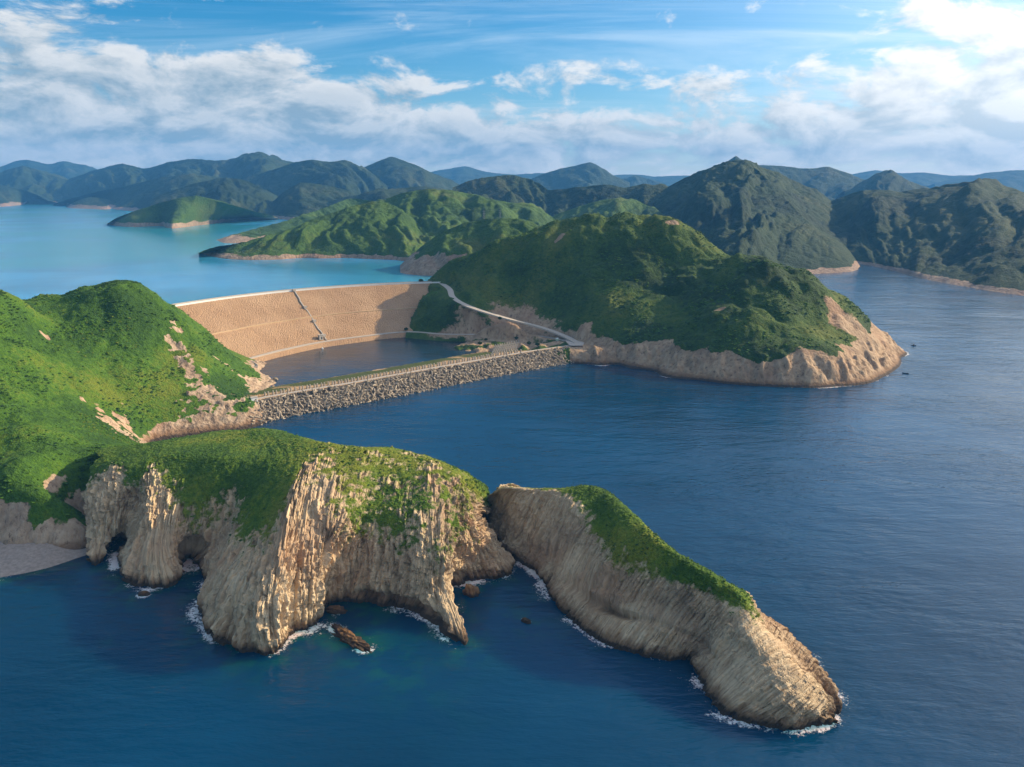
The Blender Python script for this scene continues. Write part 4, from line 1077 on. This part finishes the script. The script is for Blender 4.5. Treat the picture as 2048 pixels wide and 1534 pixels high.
# white hut at the breakwater's left end
p = PZ(508, 800, 12)
hut = empty('hut', (p[0], p[1], 11.4), 0.65)
tag(hut, 'small white flat-roofed hut at the left end of the breakwater', 'hut')
mb = MB(); mb.box((0, 0, 1.0), (4.6, 3.0, 3.2)); mb.build('wall', M_white, hut)
mb = MB(); mb.box((0, 0, 2.75), (5.0, 3.4, 0.28)); mb.build('roof', M_conc, hut)
mb = MB(); mb.box((0.9, -1.53, 0.6), (0.9, 0.1, 2.0)); mb.build('door', M_dark, hut)
p = PZ(1114, 680, 12)
kiosk = empty('kiosk', (p[0], p[1], 11.2), 0.2)
tag(kiosk, 'small pale green kiosk beside the lower road', 'kiosk')
mb = MB(); mb.box((0, 0, 1.2), (2.6, 2.4, 2.6)); mb.build('wall', M_green, kiosk)
mb = MB(); mb.box((0, 0, 2.65), (3.0, 2.8, 0.25), 0, 0.85); mb.build('roof', M_white, kiosk)
# concrete pier at the pond's left corner
p = PZ(502, 727, 8)
pier = empty('pier', (p[0], p[1], 7.4), math.radians(-56))
tag(pier, 'pale concrete pier at the left corner of the pond', 'pier')
mb = MB(); mb.box((0, 0, 0.1), (24, 5.2, 1.0)); mb.build('deck', M_conc, pier)
for s in (-1, 1):
    mb = MB(); mb.box((0, s * 2.4, 1.1), (24, 0.25, 1.0)); mb.build('railing', M_white, pier)
mb = MB()
mb.box((11, 0, -2.6), (1.6, 4.4, 4.4)); mb.build('pillar', M_conc, pier)

# van on the dam crest, buoy and boulder in the pond
p = PZ(905, 566, 50.5)
van = empty('van', (p[0], p[1], 50.3), 0.5)
tag(van, 'small blue van parked where the crest road meets the hillside', 'van')
mb = MB(); mb.box((0, 0, 1.0), (4.8, 1.9, 1.0)); mb.box((-0.5, 0, 1.85), (3.6, 1.8, 0.8), 0, 0.86); mb.build('body', M_bluep, van, 0.08)
mb = MB(); mb.box((-0.5, 0, 1.82), (3.3, 1.86, 0.5), 0, 0.9); mb.build('window', M_glass, van)
for sx_ in (-1.5, 1.5):
    for sy_ in (-0.85, 0.85):
        mb = MB(); mb.tube((sx_, sy_ - 0.12, 0.42), (sx_, sy_ + 0.12, 0.42), 0.4, k=10); mb.build('wheel', M_dark, van)
p = PZ(645, 698, POND)
buoy = empty('buoy', (p[0], p[1], POND - 0.3))
tag(buoy, 'white marker buoy floating on the pond below the steps', 'buoy')
mb = MB(); mb.tube((0, 0, 0), (0, 0, 1.3), 0.9, 0.8, 10); mb.tube((0, 0, 1.3), (0, 0, 2.4), 0.8, 0.15, 10); mb.build('float', M_white, buoy)
mb = MB(); mb.tube((0, 0, 2.4), (0, 0, 3.2), 0.08, 0.08, 6); mb.build('mast', M_steel, buoy)

def rock_mesh(l, w, h, seed, n=40):
    U = np.linspace(0, 2 * math.pi, n + 1)[:-1]; Vv = np.linspace(-0.45, math.pi / 2 - 0.02, n // 2)
    UU, VV = np.meshgrid(U, Vv, indexing='ij')
    P = np.stack([np.cos(UU) * np.cos(VV), np.sin(UU) * np.cos(VV), np.sin(VV)], -1)
    q = P * np.array([l, w, h])
    d = 0.34 * fbm(P * 1.7 + seed, 3) + 0.16 * (billow(q * 0.55 + seed, 3) - .4) + (0.45 * fbm(np.stack([q[..., 0] * .35, q[..., 1] * .5, q[..., 2] * 0 + seed], -1), 3) if l > 12 else 0)
    P = P * np.array([l / 2, w / 2, h]) * (1 + d)[..., None]
    return np.concatenate([P, P[:1]], 0)
M_searock = land_mat('wet_sea_rock', columns=False, size=0.5, tide=-0.2, rock=((0.30, 0.175, 0.075), (0.40, 0.25, 0.12), (0.08, 0.05, 0.035)))
M_boulder = land_mat('dry_boulder', columns=False, size=0.5, rock=((0.36, 0.28, 0.19), (0.46, 0.36, 0.25), (0.16, 0.12, 0.09)))
def rock(px, py, z, l, w, h, tr, label, mat, seed):
    o = grid_mesh('rock', rock_mesh(l, w, h, seed), mat, {'veg': np.zeros((41, 20))})
    o.location = PZ(px, py, z); o.rotation_euler = (0, 0, tr)
    tag(o, label, 'rock')
for k, (a, b, l, w, h, tr, lb) in enumerate(ROCKS):
    rock(a, b, 3.0 if k == 5 else 0.0, l, w, h, tr, lb, M_searock if k != 5 else M_boulder, k * 3.1)
rock(551, 760, POND, 4.6, 3.2, 1.9, 0.4, 'tan boulder standing alone in the left end of the pond', M_boulder, 40.0)

# boats off the right headland
def boat(px, py, rz, ln, label, cabin):
    p = PZ(px, py, 0); b = empty('boat', (p[0], p[1], 0.0), rz)
    tag(b, label, 'boat')
    n, m = 15, 9; xs = np.linspace(-1, 1, n)
    V = []
    for x in xs:
        hw = (1 - max(0, x) ** 2.6) * (0.92 if x > -0.98 else 0.85) * ln * 0.17; sheer = 0.85 + 0.35 * max(0, x) ** 2
        for s in np.linspace(-1, 1, m):
            V.append((x * ln / 2, s * hw + (0.0), sheer * (abs(s) ** 2.2) - 0.35))
    P = np.array(V).reshape(n, m, 3)
    o = grid_mesh('hull', P, M_dark, parent=b)
    sd = o.modifiers.new('thickness', 'SOLIDIFY'); sd.thickness = 0.10
    mb = MB()
    for x in (-0.25, 0.2): mb.box((x * ln, 0, 0.38), (0.4, ln * 0.27, 0.08))
    mb.build('bench', M_wood, b)
    mb = MB(); mb.box((-ln * 0.5, 0, 0.75), (0.35, 0.45, 0.8)); mb.tube((-ln * .5, 0, 0.4), (-ln * .53, 0, -0.5), 0.08); mb.build('outboard_motor', M_dark, b)
    if cabin:
        mb = MB(); mb.box((ln * 0.02, 0, 0.95), (ln * 0.26, ln * 0.2, 1.1), 0, 0.85); mb.build('cabin', M_dark, b)
        mb = MB(); mb.box((ln * 0.02, 0, 1.55), (ln * 0.3, ln * 0.22, 0.08)); mb.build('cabin_roof', M_steel, b)
boat(1811, 747, math.radians(-28), 5.0, 'dark open boat nearer the camera off the rocky headland', False)
boat(1827, 691.5, math.radians(172), 4.6, 'dark little cabin boat farther out, level with the headland tip', True)

# ------------------------------------------------------------------ beach, scrub, shrubs
M_beach = plain_mat('grey_pebble_beach', (0.33, 0.27, 0.23), var=0.65, scale=0.7, bump=1.0)
wl = curve([PZ(*p, 0) for p in [(-120,1190),(-60,1172),(0,1155),(45,1147),(90,1137),(140,1121),(192,1103)]], 170)
bl = curve([PZ(*p, 4.6) for p in [(-120,1080),(-60,1080),(0,1082),(60,1084),(105,1074),(138,1034),(178,1028)]], 170)
tb_ = np.concatenate([[-0.5], np.linspace(-0.12, 1.0, 60), [1.3]])
PBc = wl[:, None] * (1 - tb_[None, :, None]) + bl[:, None] * tb_[None, :, None]
PBc[..., 2] = np.where(tb_ < 0, tb_ * 5, 4.6 * np.clip(tb_, 0, 1) ** 0.75)[None] + 0.25 * fbm(PBc * np.array([.12, .12, 0]), 3) * (tb_ > 0)
o = grid_mesh('beach', PBc, M_beach)
if o.data.polygons[100].normal.z < 0: o.data.flip_normals()
tag(o, 'grey pebble beach curving under the left bluff', 'beach', kind='structure')

def ico(sub=1):
    ph = (1 + 5 ** .5) / 2
    v = [(-1,ph,0),(1,ph,0),(-1,-ph,0),(1,-ph,0),(0,-1,ph),(0,1,ph),(0,-1,-ph),(0,1,-ph),(ph,0,-1),(ph,0,1),(-ph,0,-1),(-ph,0,1)]
    f = [(0,11,5),(0,5,1),(0,1,7),(0,7,10),(0,10,11),(1,5,9),(5,11,4),(11,10,2),(10,7,6),(7,1,8),(3,9,4),(3,4,2),(3,2,6),(3,6,8),(3,8,9),(4,9,5),(2,4,11),(6,2,10),(8,6,7),(9,8,1)]
    v = [np.array(a) / np.linalg.norm(a) for a in v]
    for _ in range(sub):
        c = {}; nf = []
        def midp(a, b):
            k = (min(a, b), max(a, b))
            if k not in c: v.append((v[a] + v[b]) / np.linalg.norm(v[a] + v[b])); c[k] = len(v) - 1
            return c[k]
        for a, b, d in f:
            x, y, z = midp(a, b), midp(b, d), midp(d, a)
            nf += [(a, x, z), (b, y, x), (d, z, y), (x, y, z)]
        f = nf
    return np.array(v), np.array(f)
iv, if_ = ico(1)
keepf = (iv[if_][:, :, 2].max(1) > -0.15); if_ = if_[keepf]
us = np.unique(if_); mp = np.zeros(len(iv), int); mp[us] = np.arange(len(us)); iv = iv[us]; if_ = mp[if_]
def scrub_mat():
    m, t, b = new_mat('scrub_leaves')
    tn = t.add('ShaderNodeAttribute', attribute_name='tint').outputs['Fac']
    pos = t.add('ShaderNodeNewGeometry').outputs['Position']
    n = t.noise(pos, 2.2, 3, 0.6)
    c = t.mix(t.step(tn, 0.0, 0.55), (0.022, 0.062, 0.006), (0.062, 0.145, 0.008))
    c = t.mix(t.step(tn, 0.55, 1.0), c, (0.140, 0.165, 0.015))
    c = t.mix(t.step(n, 0.55, 0.35, 0, 0.5), c, (0.012, 0.026, 0.007))
    t.put(b.inputs['Base Color'], c); b.inputs['Roughness'].default_value = 0.85
    t.put(b.inputs['Normal'], t.add('ShaderNodeBump', {'Height': n, 'Strength': 0.6, 'Distance': 0.5}))
    return m
M_scrub = scrub_mat()
def scrub(label, pts, veg, count, smin, smax, flat=0.6, seed=1, dark=0.0):
    """low bushes on the vegetated points of a surface"""
    r = np.random.RandomState(seed)
    pts = pts.reshape(-1, 3); pr = np.clip(veg.ravel(), 0, 1) ** 2
    pr = pr * (0.12 + sm(fbm(pts * np.array([.035, .035, .035]) + seed, 4), -0.05, 0.40))
    pr /= pr.sum()
    ix = r.choice(len(pts), count, p=pr)
    C = pts[ix] + r.uniform(-.6, .6, (count, 3)) * np.array([1, 1, 0])
    S = smin + (smax - smin) * r.rand(count) ** 2.2
    an = r.uniform(0, 6.28, count)
    K = len(iv); VV = np.empty((count, K, 3), np.float32)
    base = iv[None] * (1 + 0.42 * r.normal(size=(count, K, 1)).clip(-1.4, 1.4) * 0.55)
    ca, sa = np.cos(an)[:, None], np.sin(an)[:, None]
    VV[..., 0] = (base[..., 0] * ca - base[..., 1] * sa) * S[:, None] * .5 + C[:, 0:1]
    VV[..., 1] = (base[..., 0] * sa + base[..., 1] * ca) * S[:, None] * .5 + C[:, 1:2]
    VV[..., 2] = base[..., 2] * S[:, None] * flat * .62 + C[:, 2:3]
    FF = (if_[None] + (np.arange(count) * K)[:, None, None]).reshape(-1, 3)
    tint = np.repeat(np.clip(0.40 - dark + 0.55 * fbm(C * 0.018 + 8, 4) + 0.16 * r.normal(size=count), 0, 1), K)
    o = raw_mesh('scrub', VV.reshape(-1, 3), FF, M_scrub, {'tint': tint}, smooth=False)
    return tag(o, label, 'scrub', kind='stuff')
scrub('dense low green scrub covering the left hill', np.stack([XA, YA, ZA], -1), vegA * (ZA > 3) * (YA < 650) * sm(-XA, -10, 130), 13000, 0.5, 2.4, .36, 1)
ok = (vmB > 0.6) & (NB[..., 2] > 0.35) & (PB[..., 2] > 6)
scrub('green scrub and grass tufts on top of the cliff headland', PB, vmB * ok, 4500, 0.3, 1.3, .42, 2)
ok = (vmC > 0.6) & (NC[..., 2] > 0.30) & (PC[..., 2] > 6)
scrub('green scrub along the spine of the sea stack', PC, vmC * ok, 3500, 0.3, 1.0, .40, 3)
scrub('dark green scrub covering the hill right of the dam', np.stack([XD, YD, ZD], -1), vegD * (ZD > 8) * (YD < 960) * sm(np.minimum(road_d, road_d2), 4, 8), 10000, 0.8, 3.0, .38, 4, 0.06)

def shrub_proto():
    root = empty('shrub', (0, 0, 0))
    mb = MB()
    for k in range(4):
        a = k * 1.7; mb.tube((0, 0, -0.3), (0.7 * math.cos(a), 0.7 * math.sin(a), 1.6), 0.10, 0.04, 5)
    mb.build('stem', M_wood, root)
    r = np.random.RandomState(5); n = 420
    d = r.normal(size=(n, 3)); d /= np.linalg.norm(d, axis=1)[:, None]
    c = d * (r.rand(n, 1) ** 0.4) * np.array([1.7, 1.7, 1.25]) * (1 + 0.3 * gn(d * 2)[:, None]) + np.array([0, 0, 1.7])
    V = []; Fq = []
    for k in range(n):
        e = rotm(*r.uniform(-3, 3, 3)); s = r.uniform(0.16, 0.34)
        V.append(c[k] + np.array([(-s, -s * .6, 0), (s, -s * .6, 0), (s, s * .6, 0), (-s, s * .6, 0)]) @ e.T); Fq.append([4 * k, 4 * k + 1, 4 * k + 2, 4 * k + 3])
    raw_mesh('foliage', np.concatenate(V), np.array(Fq), M_shrub, smooth=False, parent=root)
    return root
sp = shrub_proto()
def ground(f, px, py, z): return PZ(px, py, z)
SHR = [(1012,671,9.8,1.5,'broad dark shrub below the lower road, biggest of the roadside row'),(1042,669,10.2,1.2,'upright dark shrub at the lower road just right of the biggest one'),
 (1033,679,9.5,1.1,'dark shrub on the bare slope below the upright roadside one'),(984,671,9.4,1.1,'dark shrub at the lower road left of the biggest one'),(972,681,8.5,1.0,'low shrub on the sandy slope left of the block store'),
 (960,690,7.0,1.3,'dark shrub on the sandy slope nearest the pond'),(1075,692,10,1.3,'bushy shrub behind the right end of the breakwater'),(1058,690,9,1.2,'bushy shrub behind the breakwater, left of its right-end neighbour'),
 (812,661,9.5,1.3,'shrub at the right foot of the dam face'),(842,565,50,1.6,'dark shrub on the crest where the dam meets the hill'),(1000,640,30,1.2,'dark shrub on the edge of the upper road')]
for k, (a, b, z, s, lb) in enumerate(SHR):
    p = PZ(a, b, z)
    if k == 0: o = sp; o.location = p; o.scale = (s,) * 3
    else: o = dup(sp, p, (0, 0, k * 1.3), (s, s, s * (0.8 + 0.07 * (k % 4))))
    tag(o, lb, 'shrub', 'shrubs by the roads and the pond')

# two lattice masts on the dark knoll above the dam
def mast(px, py, Y, label, proto=None):
    p = PY(px, py, Y)
    if proto is not None:
        o = dup(proto, (p[0], p[1], p[2] - 2)); o['label'] = label; return o
    r_ = empty('lattice_mast', (p[0], p[1], p[2] - 2)); tag(r_, label, 'pylon', 'lattice masts on the knoll')
    mb = MB(); H = 17.0
    for sx_ in (-1, 1):
        for sy_ in (-1, 1): mb.tube((sx_ * 1.6, sy_ * 1.6, 0), (sx_ * .35, sy_ * .35, H), 0.14, 0.09, 5)
    for k in range(6):
        z0, z1 = k * H / 6, (k + 1) * H / 6; w0 = 1.6 - 1.25 * k / 6; w1 = 1.6 - 1.25 * (k + 1) / 6
        for s in (-1, 1):
            mb.tube((-w0, s * w0, z0), (w1, s * w1, z1), 0.07, k=4); mb.tube((s * w0, -w0, z0), (s * w1, w1, z1), 0.07, k=4)
    mb.build('tower', M_steel, r_)
    for z in (12.5, 15.5):
        mb = MB(); mb.tube((-2.6, 0, z), (2.6, 0, z), 0.12, k=5); mb.build('crossarm', M_steel, r_)
    return r_
m0 = mast(968, 441, 1197, 'left of the two lattice masts on the dark knoll')
mast(1000, 440, 1190, 'right of the two lattice masts on the dark knoll', m0)

# ------------------------------------------------------------------ the air
def haze():
    x0, x1, y0, y1, z0, z1 = -11000, 11000, -900, 12500, -12, 700
    V = [(x0,y0,z0),(x1,y0,z0),(x1,y1,z0),(x0,y1,z0),(x0,y0,z1),(x1,y0,z1),(x1,y1,z1),(x0,y1,z1)]
    me = bpy.data.meshes.new('haze'); me.from_pydata(V, [], [(3,2,1,0),(4,5,6,7),(0,1,5,4),(1,2,6,5),(2,3,7,6),(3,0,4,7)]); me.update()
    m = bpy.data.materials.new('haze_air'); m.use_nodes = True; t = NT(m.node_tree)
    t.n.remove(t.n['Principled BSDF'])
    v = t.add('ShaderNodeVolumePrincipled', {'Color': (0.12, 0.45, 1.0, 1), 'Density': 7.6e-5, 'Anisotropy': 0.0})
    t.l.new(v.outputs[0], t.n['Material Output'].inputs['Volume'])
    me.materials.append(m); o = bpy.data.objects.new('haze', me); COL.objects.link(o)
    tag(o, 'thin blue haze over the hills', 'haze', kind='stuff')
haze()
scene.cycles.use_denoising = True
scene.cycles.max_bounces = 6; scene.cycles.diffuse_bounces = 3; scene.cycles.volume_bounces = 0
